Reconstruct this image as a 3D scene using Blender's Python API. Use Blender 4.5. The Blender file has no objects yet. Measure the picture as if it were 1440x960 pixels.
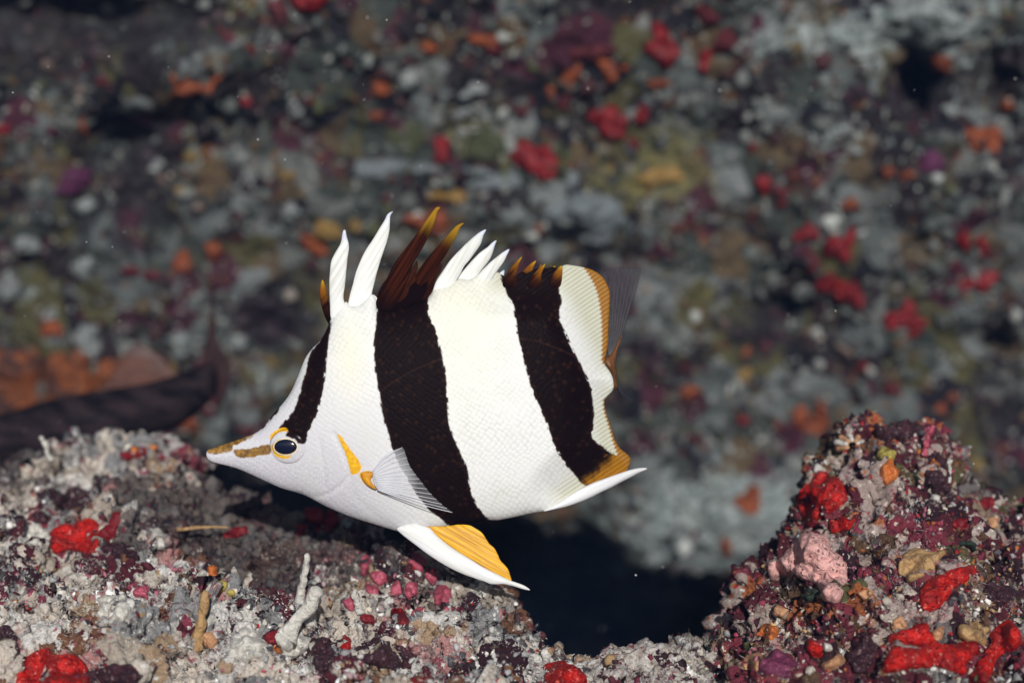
import bpy, math, random
import numpy as np
from mathutils import Vector
from mathutils.bvhtree import BVHTree
from mathutils.geometry import delaunay_2d_cdt

random.seed(7)
rng = np.random.default_rng(7)
SC = bpy.context.scene
COL = SC.collection

# ------------------------------------------------------------------ camera, world, sun, exposure
DIST = 0.5                                  # camera to fish, metres (close-up lens)
MM = 0.3 / 1440                             # metres per photo pixel at the fish
cam_d = bpy.data.cameras.new("camera")
cam = bpy.data.objects.new("camera", cam_d)
COL.objects.link(cam)
cam.location = (0, -DIST, 0)
cam.rotation_euler = (math.radians(90), 0, 0)
cam_d.sensor_width = 36
cam_d.lens = 60
cam_d.clip_start = 0.01
cam_d.clip_end = 300
cam_d.dof.use_dof = True
cam_d.dof.focus_distance = DIST - 0.006
cam_d.dof.aperture_fstop = 6.3
SC.camera = cam

SUN_EL, SUN_AZ = math.radians(18), math.radians(6)      # azimuth measured from behind the camera, to the right
to_sun = Vector((math.sin(SUN_AZ) * math.cos(SUN_EL), -math.cos(SUN_AZ) * math.cos(SUN_EL), math.sin(SUN_EL)))
world = bpy.data.worlds.new("World")
SC.world = world
world.use_nodes = True
wn = world.node_tree
bg = wn.nodes["Background"]
sky = wn.nodes.new("ShaderNodeTexSky")
sky.sky_type = 'NISHITA'
sky.sun_disc = False
sky.sun_elevation = SUN_EL
sky.sun_rotation = math.atan2(to_sun.x, to_sun.y)
wn.links.new(sky.outputs[0], bg.inputs[0])
bg.inputs[1].default_value = 0.05
sun_d = bpy.data.lights.new("sun", 'SUN')
sun_d.energy = 4.3
sun_d.angle = math.radians(0.5)
sun_d.color = (1.0, 0.985, 0.955)
sun = bpy.data.objects.new("sun", sun_d)
COL.objects.link(sun)
sun.location = to_sun * 3
sun.rotation_euler = to_sun.to_track_quat('Z', 'Y').to_euler()
SC.view_settings.view_transform = 'Standard'
SC.view_settings.look = 'None'
SC.view_settings.exposure = 0
SC.view_settings.gamma = 1
SC.render.engine = 'CYCLES'
SC.cycles.max_bounces = 5
SC.cycles.transparent_max_bounces = 12
SC.cycles.use_denoising = True


# ------------------------------------------------------------------ numpy noise
def _hash(ix, iy, iz, seed):
    h = (ix.astype(np.uint32) * np.uint32(374761393) + iy.astype(np.uint32) * np.uint32(668265263)
         + iz.astype(np.uint32) * np.uint32(2147483647) + np.uint32((seed * 974634777) & 0xffffffff))
    h ^= h >> np.uint32(13)
    h *= np.uint32(1274126177)
    h ^= h >> np.uint32(16)
    h *= np.uint32(2246822519)
    h ^= h >> np.uint32(13)
    return h


def vnoise(P, seed=0):
    P = np.asarray(P, float)
    I = np.floor(P).astype(np.int64)
    F = P - I
    U = F * F * F * (F * (F * 6 - 15) + 10)
    out = np.zeros(len(P))
    for dx in (0, 1):
        wx = U[:, 0] if dx else 1 - U[:, 0]
        for dy in (0, 1):
            wy = U[:, 1] if dy else 1 - U[:, 1]
            for dz in (0, 1):
                wz = U[:, 2] if dz else 1 - U[:, 2]
                h = _hash(I[:, 0] + dx, I[:, 1] + dy, I[:, 2] + dz, seed)
                out += wx * wy * wz * ((h & np.uint32(0xffff)) / 32767.5 - 1.0)
    return out


def fbm(P, octs=3, seed=0, gain=0.5):
    a, s, out = 1.0, 1.0, 0
    for o in range(octs):
        out = out + a * vnoise(P * s + 17.3 * o, seed + o)
        a *= gain
        s *= 2.03
    return out


def worley(P, seed=0):
    """distance to the nearest cell point, and a random number of that cell"""
    I = np.floor(P).astype(np.int64)
    best = np.full(len(P), 9.0)
    rid = np.zeros(len(P))
    for dx in (-1, 0, 1):
        for dy in (-1, 0, 1):
            for dz in (-1, 0, 1):
                cx, cy, cz = I[:, 0] + dx, I[:, 1] + dy, I[:, 2] + dz
                h = _hash(cx, cy, cz, seed)
                q = np.stack([cx + (h & np.uint32(1023)) / 1023.0, cy + ((h >> np.uint32(10)) & np.uint32(1023)) / 1023.0,
                              cz + ((h >> np.uint32(20)) & np.uint32(1023)) / 1023.0], 1)
                d = ((P - q) ** 2).sum(1)
                m = d < best
                best = np.where(m, d, best)
                rid = np.where(m, (_hash(cx, cy, cz, seed + 5) & np.uint32(0xffff)) / 65535.0, rid)
    return np.sqrt(best), rid


def sstep(a, b, x):
    t = np.clip((x - a) / (b - a), 0, 1)
    return t * t * (3 - 2 * t)


def world_pt(px, py, y):
    """the point of the place seen at photo pixel (px, py) that lies y metres beyond the fish"""
    s = MM * (DIST + y) / DIST
    return np.stack([(px - 720) * s, y + 0 * px, (480 - py) * s], -1)


def to_px(P):
    s = MM * (DIST + P[:, 1]) / DIST
    return P[:, 0] / s + 720, 480 - P[:, 2] / s


# ------------------------------------------------------------------ object helpers
def new_obj(name, verts, faces, mat=None, parent=None, smooth=True, attrs=None, uv=None):
    me = bpy.data.meshes.new(name)
    verts = np.asarray(verts, np.float32)
    nv = len(verts)
    faces = np.asarray(faces, np.int32)
    k = faces.shape[1]
    me.vertices.add(nv)
    me.vertices.foreach_set("co", verts.ravel())
    me.loops.add(faces.size)
    me.loops.foreach_set("vertex_index", faces.ravel())
    me.polygons.add(len(faces))
    me.polygons.foreach_set("loop_start", np.arange(0, faces.size, k, dtype=np.int32))
    me.polygons.foreach_set("use_smooth", np.full(len(faces), smooth))
    for an, av in (attrs or {}).items():
        av = np.asarray(av, np.float32)
        if av.ndim == 1:
            a = me.attributes.new(an, 'FLOAT', 'POINT')
            a.data.foreach_set("value", av)
        else:
            a = me.attributes.new(an, 'FLOAT_COLOR', 'POINT')
            a.data.foreach_set("color", np.concatenate([av, np.ones((nv, 1), np.float32)], 1).ravel())
    if uv is not None:
        l = me.uv_layers.new(name="UVMap")
        l.data.foreach_set("uv", np.asarray(uv, np.float32)[faces.ravel()].ravel())
    me.update(calc_edges=True)
    if mat:
        me.materials.append(mat)
    o = bpy.data.objects.new(name, me)
    COL.objects.link(o)
    if parent:
        o.parent = parent
    return o


def tag(o, label=None, cat=None, group=None, kind=None):
    if label: o["label"] = label
    if cat: o["category"] = cat
    if group: o["group"] = group
    if kind: o["kind"] = kind
    return o


def empty(name, loc=(0, 0, 0)):
    o = bpy.data.objects.new(name, None)
    o.empty_display_size = 0.01
    COL.objects.link(o)
    o.location = loc
    return o


def child_at(o, root):
    """parent without moving: meshes are written in world space, the root Empty is moved to its base"""
    o.parent = root
    o.location = -Vector(root.location)


def grid_faces(nu, nv):
    a = np.arange(nu * nv).reshape(nu, nv)
    return np.stack([a[:-1, :-1].ravel(), a[1:, :-1].ravel(), a[1:, 1:].ravel(), a[:-1, 1:].ravel()], 1)


def tri_normals(V, F):
    fn = np.cross(V[F[:, 1]] - V[F[:, 0]], V[F[:, 2]] - V[F[:, 0]])
    N = np.zeros_like(V)
    for i in range(F.shape[1]):
        for c in range(3):
            N[:, c] += np.bincount(F[:, i], fn[:, c], len(V))
    return N / (np.linalg.norm(N, axis=1, keepdims=True) + 1e-12)


# ------------------------------------------------------------------ 2-D outline tools (photo pixels)
def smooth_poly(pts, n=4):
    """Catmull-Rom through the points"""
    P = np.asarray(pts, float)
    A, B, C_, D = np.roll(P, 1, 0), P, np.roll(P, -1, 0), np.roll(P, -2, 0)
    out = []
    for k in range(n):
        t = k / n
        out.append(0.5 * (2 * B + (C_ - A) * t + (2 * A - 5 * B + 4 * C_ - D) * t * t + (3 * B - A - 3 * C_ + D) * t ** 3))
    return np.stack(out, 1).reshape(-1, 2)


def resample(poly, step):
    P = np.vstack([poly, poly[:1]])
    d = np.r_[0, np.cumsum(np.linalg.norm(np.diff(P, axis=0), axis=1))]
    n = max(6, int(d[-1] / step))
    t = np.linspace(0, d[-1], n, endpoint=False)
    return np.stack([np.interp(t, d, P[:, 0]), np.interp(t, d, P[:, 1])], 1)


def poly_sd(poly, Q):
    """signed distance, positive inside"""
    A = np.asarray(poly, float)
    B = np.roll(A, -1, 0)
    best = np.full(len(Q), 1e9)
    inside = np.zeros(len(Q), bool)
    for a, b in zip(A, B):
        e = b - a
        w = Q - a
        t = np.clip((w @ e) / (e @ e + 1e-12), 0, 1)
        best = np.minimum(best, ((w - t[:, None] * e) ** 2).sum(1))
        c = (a[1] > Q[:, 1]) != (b[1] > Q[:, 1])
        with np.errstate(divide='ignore', invalid='ignore'):
            xc = a[0] + (Q[:, 1] - a[1]) * e[0] / (e[1] if e[1] else 1e-12)
        inside ^= c & (Q[:, 0] < xc)
    return np.sqrt(best) * np.where(inside, 1, -1)


def fill(outline, step, ring=True):
    """triangulate an outline: boundary, two inner rings and an inner lattice"""
    B = resample(outline, step)
    lo, hi = B.min(0), B.max(0)
    gx = np.arange(lo[0], hi[0] + step, step)
    gy = np.arange(lo[1], hi[1] + step, step * 0.87)
    X, Y = np.meshgrid(gx, gy)
    X = X + (np.arange(len(gy)) % 2)[:, None] * step / 2
    Q = np.stack([X.ravel(), Y.ravel()], 1)
    sd = poly_sd(B, Q)
    keep = sd > step * (0.95 if ring else 0.6)
    pts = [B, Q[keep]]
    if ring:
        E = np.roll(B, -1, 0) - np.roll(B, 1, 0)
        Nn = np.stack([-E[:, 1], E[:, 0]], 1)
        Nn /= np.linalg.norm(Nn, axis=1, keepdims=True) + 1e-12
        area = 0.5 * np.sum(B[:, 0] * np.roll(B[:, 1], -1) - np.roll(B[:, 0], -1) * B[:, 1])
        if area < 0: Nn = -Nn
        R = B + Nn * step * 0.35
        R = R[poly_sd(B, R) > step * 0.28]
        pts.append(R)
    nb = len(B)
    P = np.vstack(pts)
    vo, _, fo, _, _, _ = delaunay_2d_cdt([Vector(p) for p in P], [(i, (i + 1) % nb) for i in range(nb)],
                                         [], 1, 1e-6)
    V = np.array([(v.x, v.y) for v in vo])
    F = np.array([f for f in fo if len(f) == 3], np.int32)
    cen = V[F].mean(1)
    F = F[poly_sd(B, cen) > -1e-3]
    d = np.abs(poly_sd(B, V))
    e1, e2 = V[F[:, 1]] - V[F[:, 0]], V[F[:, 2]] - V[F[:, 0]]
    flip = e1[:, 0] * e2[:, 1] - e1[:, 1] * e2[:, 0] < 0
    F[flip] = F[flip][:, ::-1]
    # photo y points down: this winding (positive area in y-down) faces the viewer in x,-z when reversed
    return V, F[:, ::-1].copy(), d, d < 1e-3


def closed_sheet(V, F, edge, front, back):
    """front and back shells that share their boundary vertices"""
    n = len(V)
    idx = np.where(edge)[0]
    bmap = np.arange(n) + n
    bmap[idx] = idx
    allv = np.vstack([front, back])
    Fb = bmap[F][:, ::-1]
    faces = np.vstack([F, Fb])
    used = np.zeros(2 * n, bool)
    used[faces.ravel()] = True
    re = np.cumsum(used) - 1
    return allv[used], re[faces], used


# ------------------------------------------------------------------ material helpers
class NT:
    def __init__(self, name):
        self.m = bpy.data.materials.new(name)
        self.m.use_nodes = True
        self.t = self.m.node_tree
        self.b = self.t.nodes["Principled BSDF"]

    def n(self, kind, **kw):
        x = self.t.nodes.new("ShaderNode" + kind)
        for k, v in kw.items():
            if k in x.inputs.keys() and not hasattr(type(x), k):
                x.inputs[k].default_value = v
            else:
                try:
                    setattr(x, k, v)
                except Exception:
                    x.inputs[k].default_value = v
        return x

    def l(self, a, b):
        self.t.links.new(a, b)

    def val(self, sock, v):
        if isinstance(v, bpy.types.NodeSocket):
            self.l(v, sock)
        else:
            sock.default_value = v

    def math(self, op, a, b=0.0, c=None, clamp=False):
        x = self.n("Math", operation=op, use_clamp=clamp)
        self.val(x.inputs[0], a)
        self.val(x.inputs[1], b)
        if c is not None: self.val(x.inputs[2], c)
        return x.outputs[0]

    def step(self, v, a, b):
        x = self.n("MapRange", interpolation_type='SMOOTHSTEP')
        self.val(x.inputs[0], v)
        self.val(x.inputs[1], a)
        self.val(x.inputs[2], b)
        return x.outputs[0]

    def mix(self, f, a, b, mode='MIX'):
        x = self.n("Mix", data_type='RGBA', blend_type=mode)
        self.val(x.inputs[0], f)
        for s, v in ((x.inputs[6], a), (x.inputs[7], b)):
            if isinstance(v, tuple) and len(v) == 3: v = v + (1,)
            self.val(s, v)
        return x.outputs[2]

    def ramp(self, f, stops, mode='CONSTANT'):
        x = self.n("ValToRGB")
        r = x.color_ramp
        r.interpolation = mode
        while len(r.elements) < len(stops):
            r.elements.new(0.5)
        for e, (p, c) in zip(r.elements, stops):
            e.position = p
            e.color = tuple(c) + (1,)
        self.val(x.inputs[0], f)
        return x.outputs[0]

    def attr(self, name, out="Fac"):
        return self.n("Attribute", attribute_name=name).outputs[out]

    def noise(self, vec, scale, detail=3.0, rough=0.55, dist=0.0):
        x = self.n("TexNoise")
        x.inputs["Scale"].default_value = scale
        x.inputs["Detail"].default_value = detail
        x.inputs["Roughness"].default_value = rough
        x.inputs["Distortion"].default_value = dist
        self.l(vec, x.inputs["Vector"])
        return x

    def vor(self, vec, scale, feature='F1', dims='3D', rand=1.0):
        x = self.n("TexVoronoi", feature=feature, voronoi_dimensions=dims)
        x.inputs["Scale"].default_value = scale
        x.inputs["Randomness"].default_value = rand
        self.l(vec, x.inputs["Vector"])
        return x

    def bump(self, h, strength=0.5, dist=0.001, normal=None):
        x = self.n("Bump")
        x.inputs["Strength"].default_value = strength
        x.inputs["Distance"].default_value = dist
        self.l(h, x.inputs["Height"])
        if normal is not None: self.l(normal, x.inputs["Normal"])
        return x.outputs[0]

    def vadd(self, a, b, sc):
        s = self.n("VectorMath", operation='SCALE')
        self.l(b, s.inputs[0])
        s.inputs[3].default_value = sc
        x = self.n("VectorMath", operation='ADD')
        self.l(a, x.inputs[0])
        self.l(s.outputs[0], x.inputs[1])
        return x.outputs[0]


def reef_material(name, coarse, fine, spots, c_size, f_size, rough=0.85, relief=0.9, gain=1.0, patches=()):
    """living reef rock: encrusting mosaic of turf, coralline crust and small growths. sizes in metres"""
    t = NT(name)
    P = t.n("NewGeometry").outputs["Position"]
    w = t.noise(P, 1 / (c_size * 1.6), 4, 0.6)
    Pw = t.vadd(P, w.outputs["Color"], c_size * 1.3)
    w2 = t.noise(P, 1 / (f_size * 1.5), 3, 0.6)
    Pw2 = t.vadd(P, w2.outputs["Color"], f_size * 1.4)
    sep = t.n("SeparateColor")
    t.l(t.vor(Pw, 1 / c_size).outputs["Color"], sep.inputs[0])
    col = t.ramp(sep.outputs[0], coarse)
    sep2 = t.n("SeparateColor")
    v2 = t.vor(Pw2, 1 / f_size)
    t.l(v2.outputs["Color"], sep2.inputs[0])
    colf = t.ramp(sep2.outputs[0], fine)
    mfac = t.step(t.noise(P, 1 / (f_size * 4.5), 5, 0.7).outputs[0], 0.50, 0.60)
    col = t.mix(mfac, col, colf)
    v3 = t.vor(Pw2, 1 / (f_size * 0.55))
    sep3 = t.n("SeparateColor")
    t.l(v3.outputs["Color"], sep3.inputs[0])
    sp = t.math('MULTIPLY', t.step(sep3.outputs[1], 0.80, 0.86), t.step(v3.outputs["Distance"], 0.55, 0.30))
    col = t.mix(sp, col, t.ramp(sep3.outputs[0], spots))
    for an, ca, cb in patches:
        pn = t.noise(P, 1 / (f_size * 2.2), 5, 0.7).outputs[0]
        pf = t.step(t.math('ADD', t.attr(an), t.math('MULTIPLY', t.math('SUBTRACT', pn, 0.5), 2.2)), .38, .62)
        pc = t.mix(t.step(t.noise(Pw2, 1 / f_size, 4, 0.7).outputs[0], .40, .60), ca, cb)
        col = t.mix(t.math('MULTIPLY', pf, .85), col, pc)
    g = t.noise(P, 1 / (f_size * 0.22), 3, 0.7).outputs[0]
    gg = t.math('MULTIPLY_ADD', g, 1.5 * gain, 0.25 * gain)
    comb = t.n("CombineColor")
    for i in range(3): t.l(gg, comb.inputs[i])
    col = t.mix(1.0, col, comb.outputs[0], 'MULTIPLY')
    t.l(col, t.b.inputs["Base Color"])
    t.b.inputs["Roughness"].default_value = rough
    t.b.inputs["Specular IOR Level"].default_value = 0.25
    h = t.math('ADD', t.noise(P, 1 / (f_size * 0.5), 5, 0.7).outputs[0], t.math('MULTIPLY', v3.outputs["Distance"], -0.35))
    t.l(t.bump(h, relief, f_size * 0.55), t.b.inputs["Normal"])
    return t.m


def growth_material(name, c1, c2, c3=None, rough=0.55, size=0.004, relief=0.6, spec=0.4, sss=0.0, pore=0.0):
    """sponge, crust or coral tissue: two tones, specks, relief, optional pores"""
    t = NT(name)
    P = t.n("NewGeometry").outputs["Position"]
    a = t.noise(P, 1 / size, 4, 0.6, 0.6).outputs[0]
    col = t.mix(t.step(a, 0.38, 0.62), c1, c2)
    b = t.noise(P, 4.5 / size, 2, 0.6).outputs[0]
    if c3:
        col = t.mix(t.step(b, 0.60, 0.70), col, c3)
    h = t.math('ADD', t.noise(P, 2.2 / size, 4, 0.65).outputs[0], t.math('MULTIPLY', a, 0.8))
    if pore:
        v = t.vor(P, 2.4 / size)
        pm = t.step(v.outputs["Distance"], 0.12, 0.26)
        col = t.mix(pm, tuple(x * 0.45 for x in c1), col)
        h = t.math('ADD', h, t.math('MULTIPLY', pm, pore))
    t.l(col, t.b.inputs["Base Color"])
    t.b.inputs["Roughness"].default_value = rough
    t.b.inputs["Specular IOR Level"].default_value = spec
    t.l(t.bump(h, relief, size * 0.4), t.b.inputs["Normal"])
    return t.m


def tint_material(name, rough=0.8):
    """small loose growths: each piece carries its own colour"""
    t = NT(name)
    P = t.n("NewGeometry").outputs["Position"]
    g = t.noise(P, 1400, 2, 0.6).outputs[0]
    comb = t.n("CombineColor")
    gg = t.math('MULTIPLY_ADD', g, 1.1, 0.45)
    for i in range(3): t.l(gg, comb.inputs[i])
    t.l(t.mix(1.0, t.attr("tint", "Color"), comb.outputs[0], 'MULTIPLY'), t.b.inputs["Base Color"])
    t.b.inputs["Roughness"].default_value = rough
    t.b.inputs["Specular IOR Level"].default_value = 0.3
    return t.m


WHT, GRY, DGR = (.62, .59, .555), (.25, .245, .245), (.06, .057, .062)
MAR, DMR, PNK, ROS = (.075, .012, .020), (.028, .008, .014), (.36, .12, .16), (.22, .035, .06)
BRN, TAN, OLV, ORG, RED, PUR = (.10, .055, .03), (.34, .22, .11), (.10, .10, .045), (.42, .13, .03), (.36, .012, .008), (.07, .02, .06)
BLK = (.016, .014, .018)

M_left = reef_material("reef_rock_pale",
    [(0, WHT), (.20, GRY), (.28, (.40, .34, .28)), (.40, MAR), (.50, (.20, .035, .05)), (.56, DMR), (.62, (.56, .49, .42)), (.78, (.17, .075, .04)), (.86, (.36, .25, .16)), (.94, (.40, .20, .19))],
    [(0, (.58, .55, .50)), (.30, GRY), (.45, DGR), (.58, MAR), (.70, (.46, .38, .32)), (.84, ROS), (.92, DMR)],
    [(0, (.66, .63, .58)), (.4, PNK), (.55, WHT), (.75, RED), (.82, TAN), (.92, (.6, .57, .5))], .0125, .0029,
    patches=[('turf', (.014, .010, .015), (.085, .062, .058))])  # dark tones put shade and falloff near the crest into the rock colour
M_right = reef_material("reef_rock_maroon",
    [(0, MAR), (.18, (.34, .26, .23)), (.27, DMR), (.41, (.24, .17, .12)), (.50, (.17, .028, .045)), (.66, (.15, .13, .13)), (.73, (.36, .28, .26)), (.81, BRN), (.90, (.085, .08, .035)), (.96, (.30, .09, .03))],
    [(0, DMR), (.18, MAR), (.32, (.42, .36, .31)), (.46, BRN), (.56, (.22, .035, .055)), (.70, DGR), (.80, (.48, .40, .35)), (.93, (.35, .12, .05))],
    [(0, (.66, .56, .48)), (.3, PNK), (.5, (.4, .02, .02)), (.65, WHT), (.85, ORG)], .0115, .0027,
    patches=[('pale', WHT, (.34, .29, .25))])
M_wall = reef_material("reef_wall_turf",
    [(0, (.062, .075, .066)), (.15, (.15, .17, .17)), (.28, (.030, .022, .026)), (.40, (.115, .105, .045)), (.51, (.24, .26, .26)),
     (.61, (.085, .022, .040)), (.70, (.15, .105, .06)), (.79, (.014, .013, .020)), (.92, (.19, .20, .19))],
    [(0, (.055, .060, .055)), (.22, (.16, .17, .165)), (.40, (.026, .020, .026)), (.54, (.10, .080, .048)), (.68, (.26, .27, .26)),
     (.80, (.085, .018, .022)), (.88, (.040, .050, .03)), (.95, (.16, .06, .025))],
    [(0, (.38, .38, .35)), (.45, (.16, .03, .02)), (.6, (.24, .10, .03)), (.75, (.15, .135, .07)), (.9, (.34, .34, .3))], .017, .0058,
    relief=.7, gain=.60, patches=[('turf', (.012, .010, .016), (.040, .036, .040)), ('pale', (.56, .63, .61), (.27, .32, .32)), ('olive', (.27, .24, .085), (.13, .125, .06))])  # turf entry also paints corner and recess shade into the wall colour
M_tint = tint_material("small_growth")
M_sand = reef_material("seabed_sand", [(0, (.2, .19, .16)), (.5, (.15, .14, .12))], [(0, (.2, .19, .17)), (.5, (.1, .09, .08))],
                       [(0, (.3, .3, .27))], .05, .02)

# ------------------------------------------------------------------ terrain
# (sheets that are described column by column: skyline height, distance, profile)
def interp(xs, ys, x):
    return np.interp(x, xs, ys)


def terrain_sheet(PX, S, base_fn, disp):
    """PX columns, S rows; base_fn gives smooth points; disp = [(size, amount, seed, kind)]"""
    nu, nv = len(PX), len(S)
    U, V = np.meshgrid(PX, S, indexing='ij')
    B = base_fn(U.ravel(), V.ravel())
    F = grid_faces(nu, nv)

    def norm(P):
        G = P.reshape(nu, nv, 3)
        a = np.gradient(G, axis=0)
        b = np.gradient(G, axis=1)
        n = np.cross(a, b).reshape(-1, 3)
        n /= np.linalg.norm(n, axis=1, keepdims=True) + 1e-12
        return n
    levels = [B]
    P = B
    for size, amount, seed, kind in disp:
        n = norm(P)
        if kind == 'f':
            h = fbm(P / size, 3, seed)
        elif kind == 'w':
            d, r = worley(P / size + 0.25 * np.stack([vnoise(P / size * 2, seed + 9)] * 3, 1), seed)
            h = (0.75 - d) * (0.35 + 1.3 * r)
        else:
            h = np.abs(fbm(P / size, 3, seed)) * -1.4 + .5
        P = P + n * (h * amount)[:, None]
        levels.append(P)
    return levels, F, norm(P)


# --- left ledge
SKX = [-700, -300, 0, 50, 100, 150, 200, 250, 290, 330, 370, 420, 480, 520, 580, 640, 690, 720, 760, 800, 850, 920]
SKY = [630, 650, 668, 662, 652, 644, 640, 650, 675, 696, 712, 732, 752, 764, 778, 802, 846, 880, 920, 945, 975, 1015]
SKD = [.16, .13, .10, .10, .10, .10, .098, .094, .088, .080, .072, .064, .055, .050, .044, .036, .024, .016, .008, .002, -.006, -.02]


def left_base(px, s):
    sky = interp(SKX, SKY, px)
    yb = interp(SKX, SKD, px)
    y0 = -0.075
    py0 = 1110.0
    t = np.clip(s, 0, 1)
    y = y0 + (yb - y0) * (0.75 * t + 0.25 * t ** 2)
    py = py0 + (sky - py0) * (t ** 0.92)
    P = world_pt(px, py, y)
    b = np.clip(s - 1, 0, 2)            # behind the crest the rock falls away
    P[:, 1] += 0.10 * b
    P[:, 2] -= 0.16 * b ** 1.4 + 0.01 * b
    f = np.clip(-s, 0, 2)               # in front it drops to the seabed
    P[:, 1] -= 0.015 * f
    P[:, 2] -= 0.30 * f
    return P


S_l = np.r_[np.linspace(-1, 0, 14)[:-1], np.linspace(0, 1.0, 330), np.linspace(1.0, 2.0, 50)[1:]]
PX_l = np.r_[np.linspace(-700, -40, 60)[:-1], np.linspace(-40, 880, 590)]
DISP_L = [(.045, .0075, 11, 'f'), (.015, .0105, 21, 'w'), (.0060, .0042, 31, 'f'), (.0023, .0011, 41, 'f')]
lev_l, F_l, N_l = terrain_sheet(PX_l, S_l, left_base, DISP_L)
UU, VV = (a.ravel() for a in np.meshgrid(PX_l, S_l, indexing='ij'))
gs = lambda cx, cy, rx, ry: np.exp(-((UU - cx) / rx) ** 2 - ((VV - cy) / ry) ** 2)
turf_shade_l = turf = np.clip(.36 * sstep(.55, .85, VV) + .5 * gs(330, .92, 170, .10) + .6 * gs(20, .97, 60, .05) + .75 * gs(215, .80, 55, .07) + .5 * gs(170, .66, 40, .05) + .5 * gs(350, .72, 60, .06) + .35 * gs(330, .8, 110, .3) - .55 * gs(210, .96, 90, .14), 0, 1)  # dark turf mixed with painted shade: crest, back edge and holes
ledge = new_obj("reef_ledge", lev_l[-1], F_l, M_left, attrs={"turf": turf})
tag(ledge, "pale rubble covered rock ledge below the banded fish", kind='structure')

# --- right outcrop
RKX = [780, 830, 860, 900, 950, 1000, 1030, 1045, 1075, 1110, 1128, 1150, 1190, 1240, 1300, 1325, 1345, 1370, 1440, 1600, 2200]
RKY = [1010, 975, 956, 942, 934, 924, 880, 826, 796, 756, 708, 664, 634, 618, 616, 632, 668, 700, 722, 750, 770]
RKD = [-.02, -.01, -.004, .0, .004, .008, .014, .02, .026, .034, .04, .044, .048, .05, .05, .05, .05, .05, .055, .06, .08]


def right_base(px, s):
    sky = interp(RKX, RKY, px)
    yb = interp(RKX, RKD, px)
    y0 = -0.055
    py0 = 1110.0
    t = np.clip(s, 0, 1)
    y = y0 + (yb - y0) * (0.35 * t + 0.65 * t ** 2.2)
    py = py0 + (sky - py0) * t
    P = world_pt(px, py, y)
    b = np.clip(s - 1, 0, 2)
    P[:, 1] += 0.075 * b
    P[:, 2] -= 0.14 * b ** 1.6 + 0.006 * b
    f = np.clip(-s, 0, 2)
    P[:, 1] -= 0.015 * f
    P[:, 2] -= 0.30 * f
    return P


S_r = np.r_[np.linspace(-1, 0, 14)[:-1], np.linspace(0, 1.0, 360), np.linspace(1.0, 2.0, 50)[1:]]
PX_r = np.r_[np.linspace(790, 1470, 470), np.linspace(1470, 2200, 60)[1:]]
DISP_R = [(.040, .0055, 12, 'f'), (.015, .0078, 22, 'w'), (.0058, .0036, 32, 'f'), (.0022, .0010, 42, 'f')]
lev_r, F_r, N_r = terrain_sheet(PX_r, S_r, right_base, DISP_R)
UU, VV = (a.ravel() for a in np.meshgrid(PX_r, S_r, indexing='ij'))
pale = np.clip(.8 * sstep(1040, 980, UU) + .12 * gs(1240, .35, 60, .15), 0, 1) - .08
outcrop = new_obj("coral_outcrop", lev_r[-1], F_r, M_right, attrs={"pale": pale})
tag(outcrop, "maroon crusted rock outcrop rising right of the dark gap", "rock")

# --- back wall, an overhanging face with a pale ledge low down and a dark cave under it
def wall_base(px, s):
    py = s
    y = 0.30 + (py - 480) * 0.00012
    y = np.where(py < -50, 0.30 - 530 * 0.00012 - (py + 50) * 0.00005, y)
    g = lambda cx, cy, rx, ry: np.exp(-((px - cx) / rx) ** 2 - ((py - cy) / ry) ** 2)
    y = y - 0.045 * g(1010, 745, 230, 85) - 0.020 * g(760, 300, 330, 60) - 0.007 * g(640, 240, 150, 22)
    y = y + 0.050 * g(1285, 125, 34, 60) + 0.02 * g(1395, 130, 42, 80) + 0.035 * g(1390, 478, 38, 18) + 0.02 * g(1090, 420, 80, 40)
    y = y + 0.03 * g(100, 20, 160, 30) + 0.02 * g(380, 450, 50, 50) + 0.02 * g(170, 190, 50, 40)
    y = y - 0.015 * g(250, 90, 120, 70) - 0.02 * g(1320, 30, 90, 40) - 0.015 * g(1000, 150, 200, 120)
    cy = np.interp(px, [300, 560, 700, 800, 870, 940, 1040, 1200], [700, 712, 738, 752, 778, 822, 862, 890]) + 9 * np.sin(px / 23.0)
    y = y + 0.75 * sstep(cy - 25, cy + 105, py)
    y = y + 0.10 * sstep(1390, 1700, px) * 0
    return world_pt(px, py, y)


S_w = np.r_[np.linspace(-900, -60, 50)[:-1], np.linspace(-60, 1020, 400), np.linspace(1020, 1500, 30)[1:]][::-1]
PX_w = np.r_[np.linspace(-1500, -60, 60)[:-1], np.linspace(-60, 1500, 570), np.linspace(1500, 2940, 60)[1:]]
DISP_W = [(.085, .0105, 13, 'f'), (.034, .0042, 23, 'f'), (.013, .0024, 33, 'f'), (.0055, .0014, 43, 'f')]
lev_w, F_w, N_w = terrain_sheet(PX_w, S_w, wall_base, DISP_W)
UU, VV = (a.ravel() for a in np.meshgrid(PX_w, S_w, indexing='ij'))
pale = np.clip(.95 * gs(1030, 735, 180, 90) + .75 * gs(1340, 30, 110, 70) + .55 * gs(1120, 60, 170, 45) + .5 * gs(830, 305, 70, 50) + .35 * gs(420, 60, 90, 60)
               + .45 * gs(1180, 190, 90, 60) + .4 * gs(240, 470, 90, 60) + .35 * gs(390, 570, 60, 70) + .3 * gs(40, 380, 60, 90), 0, 1)
olive = np.clip(.8 * gs(930, 235, 110, 60) + .45 * gs(640, 190, 120, 50) + .35 * gs(1000, 420, 70, 90), 0, 1)
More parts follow.
